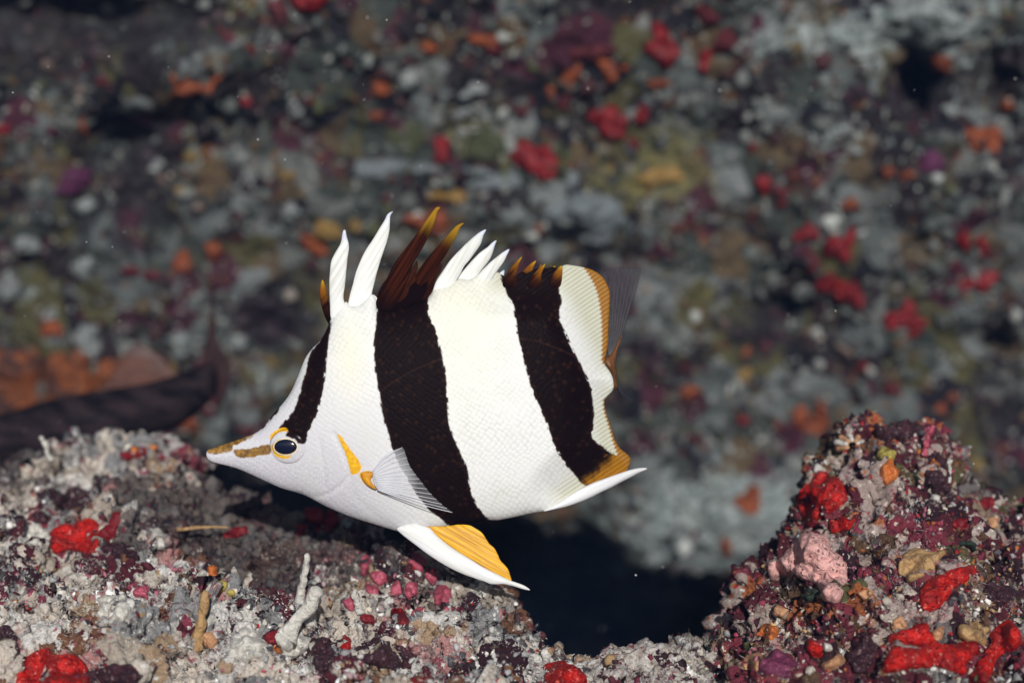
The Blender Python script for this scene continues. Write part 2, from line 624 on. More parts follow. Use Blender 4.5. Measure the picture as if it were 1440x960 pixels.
turf_shade_w = turf = np.clip(.65 * gs(60, 20, 220, 60) + .5 * gs(190, 200, 80, 90) + .6 * gs(1090, 420, 100, 60) + .7 * gs(150, 610, 260, 45) + .6 * gs(940, 650, 110, 26)  # dark turf mixed with shade painted on corners, recesses and gaps
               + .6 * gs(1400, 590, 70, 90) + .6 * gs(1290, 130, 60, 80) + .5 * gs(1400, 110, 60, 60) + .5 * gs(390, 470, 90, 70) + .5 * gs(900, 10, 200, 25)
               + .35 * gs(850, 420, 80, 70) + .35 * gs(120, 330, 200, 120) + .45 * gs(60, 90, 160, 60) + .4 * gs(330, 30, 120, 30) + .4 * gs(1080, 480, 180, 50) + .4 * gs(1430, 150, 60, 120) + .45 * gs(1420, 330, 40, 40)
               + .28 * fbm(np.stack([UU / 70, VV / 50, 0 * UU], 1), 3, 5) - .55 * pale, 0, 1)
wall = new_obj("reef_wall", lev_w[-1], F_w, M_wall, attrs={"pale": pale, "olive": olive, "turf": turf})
tag(wall, "out of focus reef wall covered in turf and encrusting life", kind='structure')

# --- seabed out to the horizon
gx = np.r_[np.linspace(-30, -2, 12), np.linspace(-1.6, 1.6, 60), np.linspace(2, 30, 12)]
gy = np.r_[np.linspace(-30, -2, 12), np.linspace(-1.6, 1.6, 60), np.linspace(2, 30, 12)]
GX, GY = np.meshgrid(gx, gy, indexing='ij')
GZ = -0.40 + 0.03 * fbm(np.stack([GX.ravel() * 3, GY.ravel() * 3, 0 * GX.ravel()], 1), 3, 77)
seabed = new_obj("seabed", np.stack([GX.ravel(), GY.ravel(), GZ], 1), grid_faces(len(gx), len(gy)), M_sand)
tag(seabed, "dark sandy seabed under the reef", kind='structure')


def bvh(levels, F, shape, k, lv):
    nu, nv = shape
    G = levels[lv].reshape(nu, nv, 3)[::k, ::k]
    a, b = G.shape[:2]
    V = G.reshape(-1, 3)
    return BVHTree.FromPolygons([Vector(v) for v in V.tolist()], grid_faces(a, b).tolist())


BV = {
    'left': bvh(lev_l, F_l, (len(PX_l), len(S_l)), 3, 3),
    'right': bvh(lev_r, F_r, (len(PX_r), len(S_r)), 3, 3),
    'wall': bvh(lev_w, F_w, (len(PX_w), len(S_w)), 3, 2),
}
CAM = Vector((0, -DIST, 0))


def hit(tree, px, py):
    d = Vector(((px - 720) * MM, DIST, (480 - py) * MM)).normalized()
    loc, n, i, dist = tree.ray_cast(CAM, d, 5.0)
    if loc is None: return None
    if n.dot(d) > 0: n = -n
    return np.array(loc), np.array(n)


# ------------------------------------------------------------------ growths (sponges, crusts, lumps) that sit on the rock
def crust(name, tree, outline, mat, thick, step, seed, lump=0.4, wob=1.6, sharp=False, knob=0.0):
    """an encrusting body with its own outline, thickness and lumps"""
    O = np.asarray(outline, float) if sharp else smooth_poly(outline, 4)
    O = resample(O, step * 0.8)
    w = np.stack([vnoise(np.c_[O / (step * 3.0), 0 * O[:, 0] + seed], 3), vnoise(np.c_[O / (step * 3.0), 0 * O[:, 0] + seed], 4)], 1)
    O = O + w * wob
    V, F, d, edge = fill(O, step, True)
    R = max(d.max() * 0.75, 1e-6)
    pos, nrm, ok = np.zeros((len(V), 3)), np.zeros((len(V), 3)), np.zeros(len(V), bool)
    for i, (a, b) in enumerate(V):
        h = hit(BV[tree], a, b)
        if h is not None:
            pos[i], nrm[i] = h
            ok[i] = True
    if not ok.any(): return None
    med = np.median(pos[ok, 1])
    spread = (np.ptp(V, axis=0).max() * MM * 1.3) * 0.8 + 0.006
    ok &= np.abs(pos[:, 1] - med) < spread
    bad = ~ok
    if bad.any():
        pos[bad] = world_pt(V[bad, 0], V[bad, 1], np.full(bad.sum(), med))
    # relax the seat so that the body bridges small pits
    E = np.vstack([F[:, [0, 1]], F[:, [1, 2]], F[:, [2, 0]]])
    dep = pos[:, 1].copy()
    cnt = np.bincount(E[:, 0], minlength=len(V)) + np.bincount(E[:, 1], minlength=len(V))
    for _ in range(5):
        s = np.bincount(E[:, 0], dep[E[:, 1]], len(V)) + np.bincount(E[:, 1], dep[E[:, 0]], len(V))
        dep = 0.4 * dep + 0.6 * s / np.maximum(cnt, 1)
    pos = world_pt(V[:, 0], V[:, 1], dep)
    nm = nrm[ok].mean(0)
    view = np.array([0, -DIST, 0]) - pos.mean(0)
    view /= np.linalg.norm(view)
    nm = nm / np.linalg.norm(nm) * 0.5 + view * 0.8
    nm /= np.linalg.norm(nm)
    T = np.sqrt(1 - (1 - np.clip(d / R, 0, 1)) ** 2)
    size = max(np.ptp(V, axis=0).max() * MM * 0.22, 0.0022)
    T = T * (1 + lump * fbm(pos / size, 2, seed + 50)) + 0.10 * lump * vnoise(pos / (size * .3), seed) * (d > 0.5)
    if knob:
        T = T + knob * np.clip(.8 - worley(pos / .0021, seed)[0], 0, 1) * np.clip(d / 6, 0, 1)
    front = pos + nm * (thick * T + 0.0006)[:, None]
    back = pos - nm * (0.0035 + 0.25 * thick)
    back[edge] = front[edge]
    # rim goes down into the rock
    front[edge] -= nm * (0.0012 + 0.1 * thick)
    back[edge] = front[edge]
    vv, ff, used = closed_sheet(V, F, edge, front, back)
    base = pos.mean(0)
    o = new_obj(name, vv - base, ff, mat)
    o.location = base
    return o


def blob(cx, cy, rx, ry, rot=0, seed=0, n=11, rough=.22):
    r = random.Random(seed * 31 + int(cx * 7 + cy))
    a0 = math.radians(rot)
    out = []
    for k in range(n):
        a = 2 * math.pi * k / n
        q = 1 + rough * (r.random() * 2 - 1)
        x, y = rx * q * math.cos(a), ry * q * math.sin(a)
        out.append((cx + x * math.cos(a0) - y * math.sin(a0), cy + x * math.sin(a0) + y * math.cos(a0)))
    return out


MATS = {
    'red': growth_material("red_sponge", (.50, .010, .005), (.22, .005, .005), (.62, .16, .12), .5, .0045, .8, .3, 0, .7),
    'dred': growth_material("dark_red_sponge", (.20, .006, .010), (.13, .004, .008), (.30, .03, .03), .5, .004, .6),
    'wred': growth_material("wall_red_sponge", (.20, .0040, .006), (.105, .003, .005), (.22, .02, .018), .5, .007, .6),
    'wdred': growth_material("wall_dark_red_crust", (.085, .005, .009), (.05, .004, .008), (.12, .02, .02), .6, .006, .6),
    'worg': growth_material("wall_orange_sponge", (.23, .050, .011), (.12, .026, .010), (.26, .09, .03), .6, .006, .6),
    'wtan': growth_material("wall_yellow_sponge", (.24, .14, .035), (.16, .10, .03), (.3, .2, .08), .6, .006, .6),
    'wwht': growth_material("wall_pale_crust", (.25, .27, .265), (.12, .13, .13), (.34, .34, .32), .7, .005, .8),
    'wgry': growth_material("wall_grey_slab", (.13, .15, .16), (.10, .115, .125), (.16, .17, .17), .8, .012, .5),
    'wpur': growth_material("wall_purple_crust", (.085, .012, .055), (.05, .010, .035), (.1, .03, .07), .7, .006, .6),
    'wdrk': growth_material("wall_dark_crust", (.018, .008, .014), (.012, .007, .012), (.03, .02, .025), .7, .006, .6),
    'wolv': growth_material("wall_olive_turf", (.050, .058, .022), (.035, .042, .02), (.08, .08, .04), .8, .006, .8),
    'org': growth_material("orange_sponge", (.50, .14, .025), (.38, .09, .02), (.6, .26, .1), .5, .004, .6),
    'peach': growth_material("peach_crust", (.52, .27, .14), (.40, .20, .10), (.6, .4, .28), .6, .004, .7),
    'tan': growth_material("tan_leafy_growth", (.42, .26, .11), (.33, .19, .09), (.5, .36, .2), .6, .004, .8),
    'yel': growth_material("yellow_growth", (.48, .38, .08), (.36, .29, .07), (.55, .48, .2), .6, .003, .7),
    'wmass': growth_material("wall_orange_mass", (.19, .050, .009), (.040, .016, .012), (.22, .08, .03), .7, .017, .8),
    'pink': growth_material("pink_sponge", (.72, .40, .37), (.60, .31, .28), (.78, .50, .46), .55, .0045, 1.0, .4, 0, .8),
    'cora': growth_material("pink_coralline_crust", (.44, .085, .13), (.33, .055, .085), (.52, .2, .24), .5, .004, .7),
    'mag': growth_material("magenta_crust", (.17, .025, .075), (.11, .02, .05), (.3, .1, .15), .6, .004, .8),
    'mar': growth_material("maroon_algae", (.045, .008, .015), (.026, .006, .012), (.22, .16, .16), .6, .0035, 1.0),
    'wht': growth_material("white_coral", (.66, .63, .57), (.52, .49, .44), (.72, .70, .65), .7, .003, 1.0),
    'grn': growth_material("dark_green_algae", (.018, .035, .020), (.012, .022, .016), (.05, .06, .04), .7, .003, 1.0),
}

G_RED = "red encrusting sponges on the back wall"
G_ORG = "orange sponges on the back wall"
G_PALE = "pale crusts on the back wall"
G_DARK = "dark crusts on the back wall"
# (name, category, rock, material, thickness mm, label, outline or blob, group)
WALL = [
 ("red_sponge", "wred", 9, "largest round red sponge on back wall, above the tip of the white spines", [(720,205),(735,200),(750,208),(775,206),(788,228),(784,248),(768,260),(752,253),(738,240),(722,225)]),
 ("red_sponge", "wred", 7, "red sponge on wall left of the large round one, above the grey ledge", [(611,192),(630,195),(636,212),(626,237),(606,222),(612,208)]),
 ("red_sponge", "wred", 8, "kidney shaped red sponge up right of the large round red sponge", [(828,160),(850,150),(880,165),(884,180),(868,196),(845,191),(838,175),(826,167)]),
 ("red_sponge", "wdred", 6, "small hook shaped dark red sponge above the large round one", [(716,150),(732,155),(743,137),(752,140),(749,155),(735,164)]),
 ("red_sponge", "wdred", 6, "small dark red dab under the twin orange sponges", blob(796,140,10,13)),
 ("red_sponge", "wred", 6, "small upright red sponge right beside the kidney shaped one", blob(902,160,10,15)),
 ("red_sponge", "wred", 9, "tall two lobed red and orange sponge near the top centre right", [(913,34),(930,30),(941,50),(956,75),(946,93),(925,91),(904,72),(912,55)]),
 ("red_sponge", "wdred", 6, "dark red horizontal bar just above the twin orange sponges", [(803,66),(830,68),(862,62),(869,72),(850,83),(805,80)]),
 ("red_sponge", "wdred", 8, "upper dark red sponge of the slanting chain right of top centre", [(978,8),(1000,11),(1015,25),(1005,35),(985,31)]),
 ("red_sponge", "wdred", 7, "middle dark red sponge of the slanting chain right of top centre", [(1015,40),(1032,45),(1036,65),(1015,76),(998,72)]),
 ("red_sponge", "wred", 7, "lowest narrow red sponge of the slanting chain right of top centre", [(985,70),(1001,72),(995,104),(983,97)]),
 ("red_sponge", "wred", 9, "bright red sponge cut by the top edge left of centre", [(405,-12),(455,-12),(456,8),(430,17),(410,14)]),
 ("red_sponge", "wdred", 7, "dark red strip hanging left of the sponge at the top edge", [(372,-6),(395,-4),(406,25),(400,37),(384,26)]),
 ("red_sponge", "wdred", 6, "dark red slanted patch on the upper left wall", [(303,33),(320,42),(336,52),(329,63),(311,58)]),
 ("red_sponge", "wdred", 5, "tiny dark red spot beside the slanted upper left patch", blob(353,70,9,7)),
 ("red_sponge", "wred", 7, "round red sponge at the top of the right hand red chain", blob(1073,258,13,12)),
 ("red_sponge", "wdred", 7, "dark red sponge touching the round one at the chain's top", [(1084,260),(1105,262),(1107,284),(1095,291)]),
 ("red_sponge", "wred", 8, "red sponge at left end of the big right wall cluster", [(1112,340),(1122,322),(1140,311),(1151,325),(1148,339),(1130,336)]),
 ("red_sponge", "wred", 9, "broad H shaped red sponge topping the big right wall cluster", [(1158,336),(1178,332),(1190,328),(1198,316),(1204,335),(1201,352),(1195,371),(1180,368),(1175,358),(1160,359)]),
 ("red_sponge", "wdred", 7, "slanting dark red strip joining the big right wall cluster", [(1127,347),(1145,354),(1153,370),(1141,386),(1131,370)]),
 ("red_sponge", "wred", 8, "lower left red sponge of the big right wall cluster", [(1137,416),(1148,392),(1172,380),(1180,398),(1165,412),(1150,424)]),
 ("red_sponge", "wred", 8, "lower right red sponge of the big right wall cluster", [(1178,397),(1205,399),(1217,428),(1210,436),(1190,426),(1177,422)]),
 ("red_sponge", "wred", 9, "lone red sponge with an orange spot below the big right cluster", [(1245,440),(1262,435),(1280,420),(1290,440),(1304,452),(1300,464),(1282,476),(1272,470),(1265,459),(1244,466)]),
 ("red_sponge", "wred", 7, "upper left lobe of the open red ring at the far right", blob(1356,336,10,15)),
 ("red_sponge", "wred", 7, "upper right lobe of the open red ring at the far right", blob(1382,346,10,18)),
 ("red_sponge", "wdred", 6, "thin dark red left side of the open red ring", blob(1342,372,6,13)),
 ("red_sponge", "wred", 8, "broad red base of the open ring at the far right", [(1345,398),(1368,385),(1400,381),(1405,395),(1386,411),(1365,408),(1347,414)]),
 ("orange_sponge", "worg", 8, "U shaped orange red sponge above the right outcrop's left shoulder", [(1110,580),(1125,569),(1136,575),(1142,592),(1145,565),(1156,559),(1166,580),(1160,606),(1140,615),(1116,601)]),
 ("orange_sponge", "worg", 7, "orange sponge on wall behind the fish's lower tail", blob(970,551,18,12)),
 ("red_sponge", "wred", 5, "small red spot between the lone red sponge and the outcrop top", blob(1215,516,7,9)),
 ("orange_sponge", "worg", 5, "tiny orange dot up left of the U shaped sponge", blob(1050,493,6,6)),
 ("red_sponge", "wred", 5, "small red dab left of the U shaped orange sponge", blob(1045,590,11,8,30)),
 ("red_sponge", "wdred", 5, "small dull red streak low behind the fish's tail", blob(978,615,13,6,10)),
 ("orange_sponge", "worg", 6, "small orange red spot just above the outcrop's summit", blob(1322,573,8,9)),
 ("orange_sponge", "wtan", 5, "dull ochre smear between tail and U shaped sponge", blob(1045,528,14,11)),
 ("dark_crust", "wdred", 5, "dark maroon round spot on wall above the outcrop", blob(1257,548,15,14)),
 ("dark_crust", "wdred", 5, "dark maroon smear left of the round maroon spot", blob(1208,558,11,9)),
 ("orange_sponge", "worg", 7, "orange sponge in the pale patch at the upper right corner", blob(1320,87,22,10,20)),
 ("orange_sponge", "worg", 5, "small bright orange dot near the right edge", blob(1417,145,8,8)),
 ("orange_sponge", "worg", 8, "wide brown orange sponge low in the upper right corner", blob(1383,195,30,18,10)),
 ("orange_sponge", "worg", 5, "left orange dot of the pair above the big right cluster", blob(1250,243,9,12)),
 ("orange_sponge", "worg", 5, "right orange dot of the pair above the big right cluster", blob(1275,247,11,7)),
 ("orange_sponge", "worg", 6, "paired orange red spot over the H shaped red sponge", blob(1194,288,14,8)),
 ("purple_crust", "wpur", 5, "purple patch on wall left of the wide brown orange sponge", blob(1310,228,20,16)),
 ("orange_sponge", "worg", 4, "tiny orange spot right of the kidney shaped red sponge", blob(1020,137,5,6)),
 ("orange_sponge", "worg", 4, "tiny orange fleck under the slanting red chain", blob(1026,101,7,5)),
 ("pale_crust", "wwht", 6, "brightest white dot on the upper right wall", blob(1188,183,8,7)),
 ("pale_crust", "wwht", 6, "white oval dot just below the brightest white dot", blob(1203,213,11,7)),
 ("pale_crust", "wwht", 5, "small white dot left of the brightest white dot", blob(1076,181,6,6)),
 ("pale_crust", "wwht", 5, "small white dot beside the purple patch", blob(1290,214,7,6)),
 ("pale_crust", "wwht", 5, "upright white stub left of the dark hole", blob(1233,90,6,11)),
 ("pale_crust", "wwht", 5, "thin white streak pointing at the dark hole", blob(1214,78,16,4,-5)),
 ("pale_crust", "wwht", 6, "pale lump right below the dark hole", blob(1335,158,11,11)),
 ("orange_sponge", "worg", 8, "ragged orange sponge on the upper left wall", [(243,106),(270,111),(286,118),(308,100),(313,108),(299,125),(303,141),(285,131),(262,132),(233,139),(243,122)]),
 ("red_sponge", "wred", 6, "red spot at the left edge of the upper wall", blob(7,182,9,9)),
 ("red_sponge", "wdred", 5, "small red spot beside a pale lump left of top centre", blob(434,143,8,9)),
 ("red_sponge", "wdred", 5, "small red fleck left of the ragged orange sponge", blob(143,115,10,6)),
 ("purple_crust", "wpur", 6, "larger purple patch on the left wall", blob(103,253,27,19,-30)),
 ("purple_crust", "wpur", 5, "smaller purple patch under the ragged orange sponge", blob(200,164,16,11,-20)),
 ("orange_sponge", "worg", 5, "small tawny spot between the two purple patches", blob(116,178,7,10)),
 ("pale_crust", "wwht", 6, "pale dot near the top edge at the left", blob(153,11,12,8)),
 ("pale_crust", "wwht", 6, "pale lump beside a red spot left of top centre", blob(413,153,13,12)),
 ("pale_crust", "wwht", 5, "pale lump under the smaller purple patch, lower of two", blob(218,233,10,11)),
 ("pale_crust", "wwht", 5, "pale lump under the smaller purple patch, upper of two", blob(224,194,9,8)),
 ("pale_crust", "wwht", 6, "pale lump right below the larger purple patch", blob(118,291,15,13)),
 ("orange_sponge", "wtan", 5, "yellow dot in mid left wall", blob(253,267,9,7)),
 ("orange_sponge", "wtan", 5, "ochre patch left of the grey ledge", blob(405,246,13,10)),
 ("pale_crust", "wwht", 6, "pale lump above the head of the fish, far left of spines", blob(408,300,17,14)),
 ("orange_sponge", "worg", 6, "upper orange dot of the two above the grey ledge's left end", blob(536,127,11,12)),
 ("orange_sponge", "worg", 6, "lower orange dot of the two above the grey ledge's left end", blob(533,158,11,9)),
 ("orange_sponge", "worg", 5, "orange dot ringed with grey at top centre", blob(680,101,7,6)),
 ("pale_crust", "wwht", 7, "white oval crust below the ringed orange dot", blob(667,127,18,9,-8)),
 ("pale_crust", "wwht", 7, "pale teardrop left of the ringed orange dot", blob(577,110,14,19,10)),
 ("pale_crust", "wwht", 6, "faint pale oval above the red sponge near the grey ledge", blob(648,160,14,9,-20)),
 ("orange_sponge", "worg", 5, "orange smear near the top centre", blob(680,55,20,9,10)),
 ("dark_crust", "wdred", 5, "dark red smear beside the orange smear at top centre", blob(694,70,13,9)),
 ("orange_sponge", "worg", 5, "dull orange patch left of the pale teardrop top", blob(603,68,14,11)),
 ("orange_sponge", "worg", 8, "left twin of the orange sponges near the kidney shaped red one", [(788,122),(800,100),(816,90),(819,106),(800,126)]),
 ("orange_sponge", "worg", 8, "right twin of the orange sponges near the kidney shaped red one", [(838,85),(862,84),(866,110),(855,119),(847,105)]),
 ("orange_sponge", "worg", 5, "small orange dot right of the right orange twin", blob(878,94,8,6)),
 ("orange_sponge", "worg", 5, "small upright orange dot left of the twins", blob(775,131,6,10)),
 ("orange_sponge", "worg", 5, "dull orange bar below the tall two lobed sponge", blob(925,118,17,7)),
 ("orange_sponge", "wmass", 10, "large orange sponge mass at the left edge above the dark fish", [(-40,488),(0,486),(22,498),(48,490),(60,505),(56,535),(60,562),(48,592),(10,600),(-40,600)]),
 ("orange_sponge", "wmass", 9, "orange sponge mass right of the one at the left edge", [(64,512),(78,490),(95,500),(118,488),(126,520),(132,548),(110,575),(80,590),(58,584),(58,540)]),
 ("orange_sponge", "worg", 7, "orange lump over the orange masses at left", blob(71,464,17,12)),
 ("orange_sponge", "wmass", 7, "dull orange lump behind the dark fish's back", blob(196,528,62,32,-8)),
 ("red_sponge", "wdred", 6, "brick red lump on the mid left wall, lowest of three", blob(216,388,16,10)),
 ("orange_sponge", "worg", 6, "brick orange lump on the mid left wall, right of three", blob(256,369,13,17)),
 ("red_sponge", "wdred", 6, "brick red streak on the mid left wall, left of three", blob(184,381,17,7)),
 ("orange_sponge", "worg", 5, "brick orange dot right of the three mid left lumps", blob(301,352,12,13)),
 ("pale_crust", "wwht", 8, "square pale lump on the left wall", blob(120,377,18,16)),
 ("pale_crust", "wwht", 7, "pale lump above the orange lump at left", blob(72,443,15,12)),
 ("pale_crust", "wwht", 8, "pale upright crust behind the dark fish's middle", blob(124,478,18,28)),
 ("pale_crust", "wwht", 7, "round pale lump right of the dark fish's tail", blob(329,482,15,13)),
 ("pale_crust", "wwht", 7, "tall pale lump at the left edge", blob(14,403,15,20)),
 ("pale_crust", "wwht", 7, "wide pale lump near the left edge above the square one", blob(39,343,22,14,20)),
 ("orange_sponge", "wtan", 8, "tan lump beside the red sponge left of the spines", blob(462,325,22,14)),
 ("red_sponge", "worg", 7, "brick red sponge under the tan lump left of the spines", [(420,325),(445,334),(466,352),(440,361),(424,345)]),
 ("red_sponge", "wdred", 7, "red lump under the dark fish's tail", blob(292,571,13,13)),
 ("red_sponge", "wdred", 5, "dark red streak just above the fish's snout", blob(347,604,15,7)),
 ("orange_sponge", "worg", 6, "dull brown orange lump above the left ledge's crest", blob(262,596,20,14)),
 ("dark_crust", "wdrk", 6, "large blackish maroon crust left of the fish's forehead", blob(368,445,42,30,20,3)),
 ("orange_sponge", "worg", 8, "brick orange sponge behind the two brown dorsal spines", [(563,312),(590,299),(626,297),(632,318),(610,330),(585,319)]),
 ("orange_sponge", "worg", 6, "upright orange red spot right of the white spines", blob(755,328,9,17,10)),
 ("orange_sponge", "wtan", 5, "ochre dot above the tallest white spine", blob(498,317,10,10)),
 ("pale_crust", "wgry", 5, "round grey disc right of the large red sponge", blob(803,253,11,11,0,1,12,.06)),
 ("grey_slab", "wgry", 8, "smooth grey patch of bare rock above the fish's back", blob(825,310,58,34,5,2)),
 ("grey_slab", "wgry", 4, "long grey ledge edge running behind the dorsal spines", [(500,228),(560,224),(620,234),(700,240),(735,250),(725,264),(640,262),(560,256),(505,252)]),
 ("pale_crust", "wwht", 5, "small pale dot on the smooth grey patch", blob(820,331,9,8)),
 ("red_sponge", "worg", 5, "faint brick patch on the pale ledge beside the outcrop", blob(1054,704,22,19)),
 ("orange_sponge", "worg", 4, "small brown dot low on the pale ledge", blob(1023,768,7,12)),
 ("dark_crust", "wdrk", 7, "dark sheet painted as shade of the hole in the upper right wall", [(1250,80),(1262,60),(1280,66),(1300,95),(1318,140),(1318,172),(1285,178),(1252,165),(1246,120)]),  # dark sheet added in place of the shade inside the hole
 ("olive_turf", "wolv", 6, "olive green turf patch between the red sponges above the ledge", blob(685,205,30,22)),
 ("olive_turf", "wolv", 6, "olive green turf patch left of the red sponge above the ledge", blob(575,195,28,24)),
 ("olive_turf", "wtan", 4, "mustard turf smear right of the grey disc", blob(930,250,36,14,-15)),
 ("olive_turf", "wtan", 4, "mustard turf streak under the long grey ledge", blob(640,277,35,9)),
]
CAT = {"red_sponge": "sponge", "orange_sponge": "sponge", "dark_crust": "crust", "purple_crust": "crust", "pale_crust": "crust",
       "grey_slab": "rock slab", "olive_turf": "algae", "pink_sponge": "sponge", "maroon_algae": "algae", "pink_crust": "crust",
       "coral_lump": "coral", "leafy_growth": "growth", "yellow_growth": "growth", "green_algae": "algae", "magenta_crust": "crust"}
GRP = {"red_sponge": G_RED, "orange_sponge": G_ORG, "pale_crust": G_PALE, "dark_crust": G_DARK, "purple_crust": "purple crusts on the back wall",
       "grey_slab": "bare grey rock on the back wall", "olive_turf": "turf patches on the back wall"}
for i, (nm, mt, th, lab, out) in enumerate(WALL):
    o = crust(nm, 'wall', out, MATS[mt], th * .00055, 3.2, i, .6, 4.6 if np.ptp(np.array(out), axis=0).min() > 17 else 2.8)
    if o: tag(o, lab, CAT[nm], GRP[nm])

G_LR, G_RR = "red sponges on the left ledge", "red sponges on the right outcrop"
G_PK, G_MA, G_WH = "pink coralline lumps on the left ledge", "maroon algae on the left ledge", "white coral lumps on the left ledge"
LEFT = [
 ("red_sponge", "red", 6, "bright red two lobed sponge on the left ledge", [(71,748),(85,738),(103,735),(113,727),(134,731),(141,744),(137,776),(119,779),(97,774),(79,779),(70,766)], G_LR),
 ("red_sponge", "dred", 4, "upper small dark red lobe right of the bright two lobed sponge", blob(163,731,10,14,20), G_LR),
 ("red_sponge", "dred", 4, "lower small dark red lobe right of the bright two lobed sponge", blob(151,752,12,12), G_LR),
 ("red_sponge", "red", 6, "big bright red sponge in the bottom left corner", [(24,950),(32,928),(51,914),(69,911),(76,920),(99,919),(119,931),(126,952),(120,990),(28,990)], G_LR),
 ("red_sponge", "dred", 5, "upper left lump of the red clump under the fish's throat", blob(443,727,15,13), G_LR),
 ("red_sponge", "dred", 5, "right hand lump of the red clump under the fish's throat", blob(467,731,10,14), G_LR),
 ("red_sponge", "dred", 5, "left lump of the red clump under the fish's throat", blob(423,743,9,10), G_LR),
 ("red_sponge", "dred", 5, "lowest lump of the red clump under the fish's throat", blob(456,748,13,8), G_LR),
 ("red_sponge", "dred", 4, "dark red streak right of the thin needle on the ledge", blob(332,749,20,9,-10), G_LR),
 ("red_sponge", "dred", 4, "dark red dot on the ledge crest below the dark fish", blob(198,637,11,9), G_LR),
 ("red_sponge", "dred", 4, "darker red dot left of the one on the ledge crest", blob(178,642,12,8), G_LR),
 ("red_sponge", "dred", 4, "square dark red lump between the white coral lumps at the bottom", blob(384,897,12,11), G_LR),
 ("red_sponge", "red", 4, "small bright red lump low in front of the pink cluster", blob(486,904,9,11), G_LR),
 ("red_sponge", "red", 5, "glossy red sponge at the bottom edge by the dark gap", [(764,937),(790,928),(815,940),(826,962),(800,978),(770,962)], G_LR),
 ("red_sponge", "dred", 4, "dark red sliver at the bottom edge left of the glossy one", blob(593,957,16,7), G_LR),
 ("orange_sponge", "org", 4, "small orange tip in the middle of the left ledge", blob(299,805,8,13,-20), None),
 ("yellow_growth", "yel", 3, "left of the two yellow green dots on the left ledge", blob(312,824,9,8), "yellow dots on the left ledge"),
 ("yellow_growth", "yel", 3, "right of the two yellow green dots on the left ledge", blob(325,834,7,5), "yellow dots on the left ledge"),
 ("orange_sponge", "peach", 4, "peach coloured lump beside the white finger on the left ledge", blob(293,900,12,13), None),
 ("pink_crust", "cora", 5, "leftmost upper pink lobe of the coralline cluster", blob(517,796,12,15), G_PK),
 ("pink_crust", "cora", 5, "second pink lobe below the leftmost upper one", blob(533,811,12,12), G_PK),
 ("pink_crust", "cora", 6, "topmost round bright pink lobe of the coralline cluster", blob(587,793,11,12), G_PK),
 ("pink_crust", "cora", 5, "rightmost long red pink plate of the coralline cluster", blob(625,839,12,19,-15), G_PK),
 ("pink_crust", "cora", 4, "pink lobe between the topmost and the rightmost one", blob(606,811,9,11), G_PK),
 ("pink_crust", "dred", 4, "dark red round lump in the middle of the pink cluster", blob(562,867,13,13), G_PK),
 ("pink_crust", "cora", 4, "pink lobe at the heart of the coralline cluster", blob(578,830,12,14), G_PK),
 ("pink_crust", "cora", 4, "pink lobe low in the cluster right of the dark red lump", blob(590,864,11,10), G_PK),
 ("pink_crust", "cora", 4, "small pink lobe above the white stub in the cluster", blob(523,829,10,8), G_PK),
 ("pink_crust", "cora", 4, "pink lobe left of the white stub in the cluster", blob(493,848,8,12), G_PK),
 ("pink_crust", "cora", 4, "pale rose lobe left of the cluster's heart", blob(559,828,10,10), G_PK),
 ("pink_crust", "dred", 4, "red sliver under the white stub in the cluster", blob(517,871,11,7), G_PK),
 ("pink_crust", "cora", 4, "pink streak near the middle of the left ledge", blob(196,830,18,9,25), None),
 ("maroon_algae", "mar", 4, "largest maroon algae patch above the bright two lobed sponge", blob(103,703,25,20), G_MA),
 ("maroon_algae", "mar", 4, "maroon algae patch right below the dark red lobes", blob(172,775,26,14,10), G_MA),
 ("maroon_algae", "mar", 4, "maroon algae patch at the left edge near the bottom", blob(8,898,20,18), G_MA),
 ("maroon_algae", "mar", 4, "maroon algae patch right of the big corner sponge", blob(160,948,36,17), G_MA),
 ("maroon_algae", "mar", 4, "wide maroon algae patch below the pink cluster", blob(537,921,48,22,5), G_MA),
 ("maroon_algae", "mar", 4, "small maroon algae patch left above the two lobed sponge", blob(58,727,14,9), G_MA),
 ("maroon_algae", "mar", 4, "maroon algae patch beside the square dark red lump", blob(452,920,22,22), G_MA),
 ("coral_lump", "wht", 6, "white triangular coral lump near the bottom of the ledge", [(318,922),(330,895),(350,877),(362,890),(378,906),(374,925),(345,930)], G_WH),
 ("coral_lump", "wht", 6, "white coral lump left of the finger at the ledge's middle", blob(158,858,27,22), G_WH),
 ("coral_lump", "wht", 5, "white coral patch left of the bright two lobed sponge", blob(50,756,22,20), G_WH),
 ("coral_lump", "wht", 4, "pale pointed coral lump between needle and two lobed sponge", blob(225,757,14,16,-30), G_WH),
 ("coral_lump", "wht", 5, "pale coral lump low under the square dark red lump", blob(415,905,22,16,-40), G_WH),
]
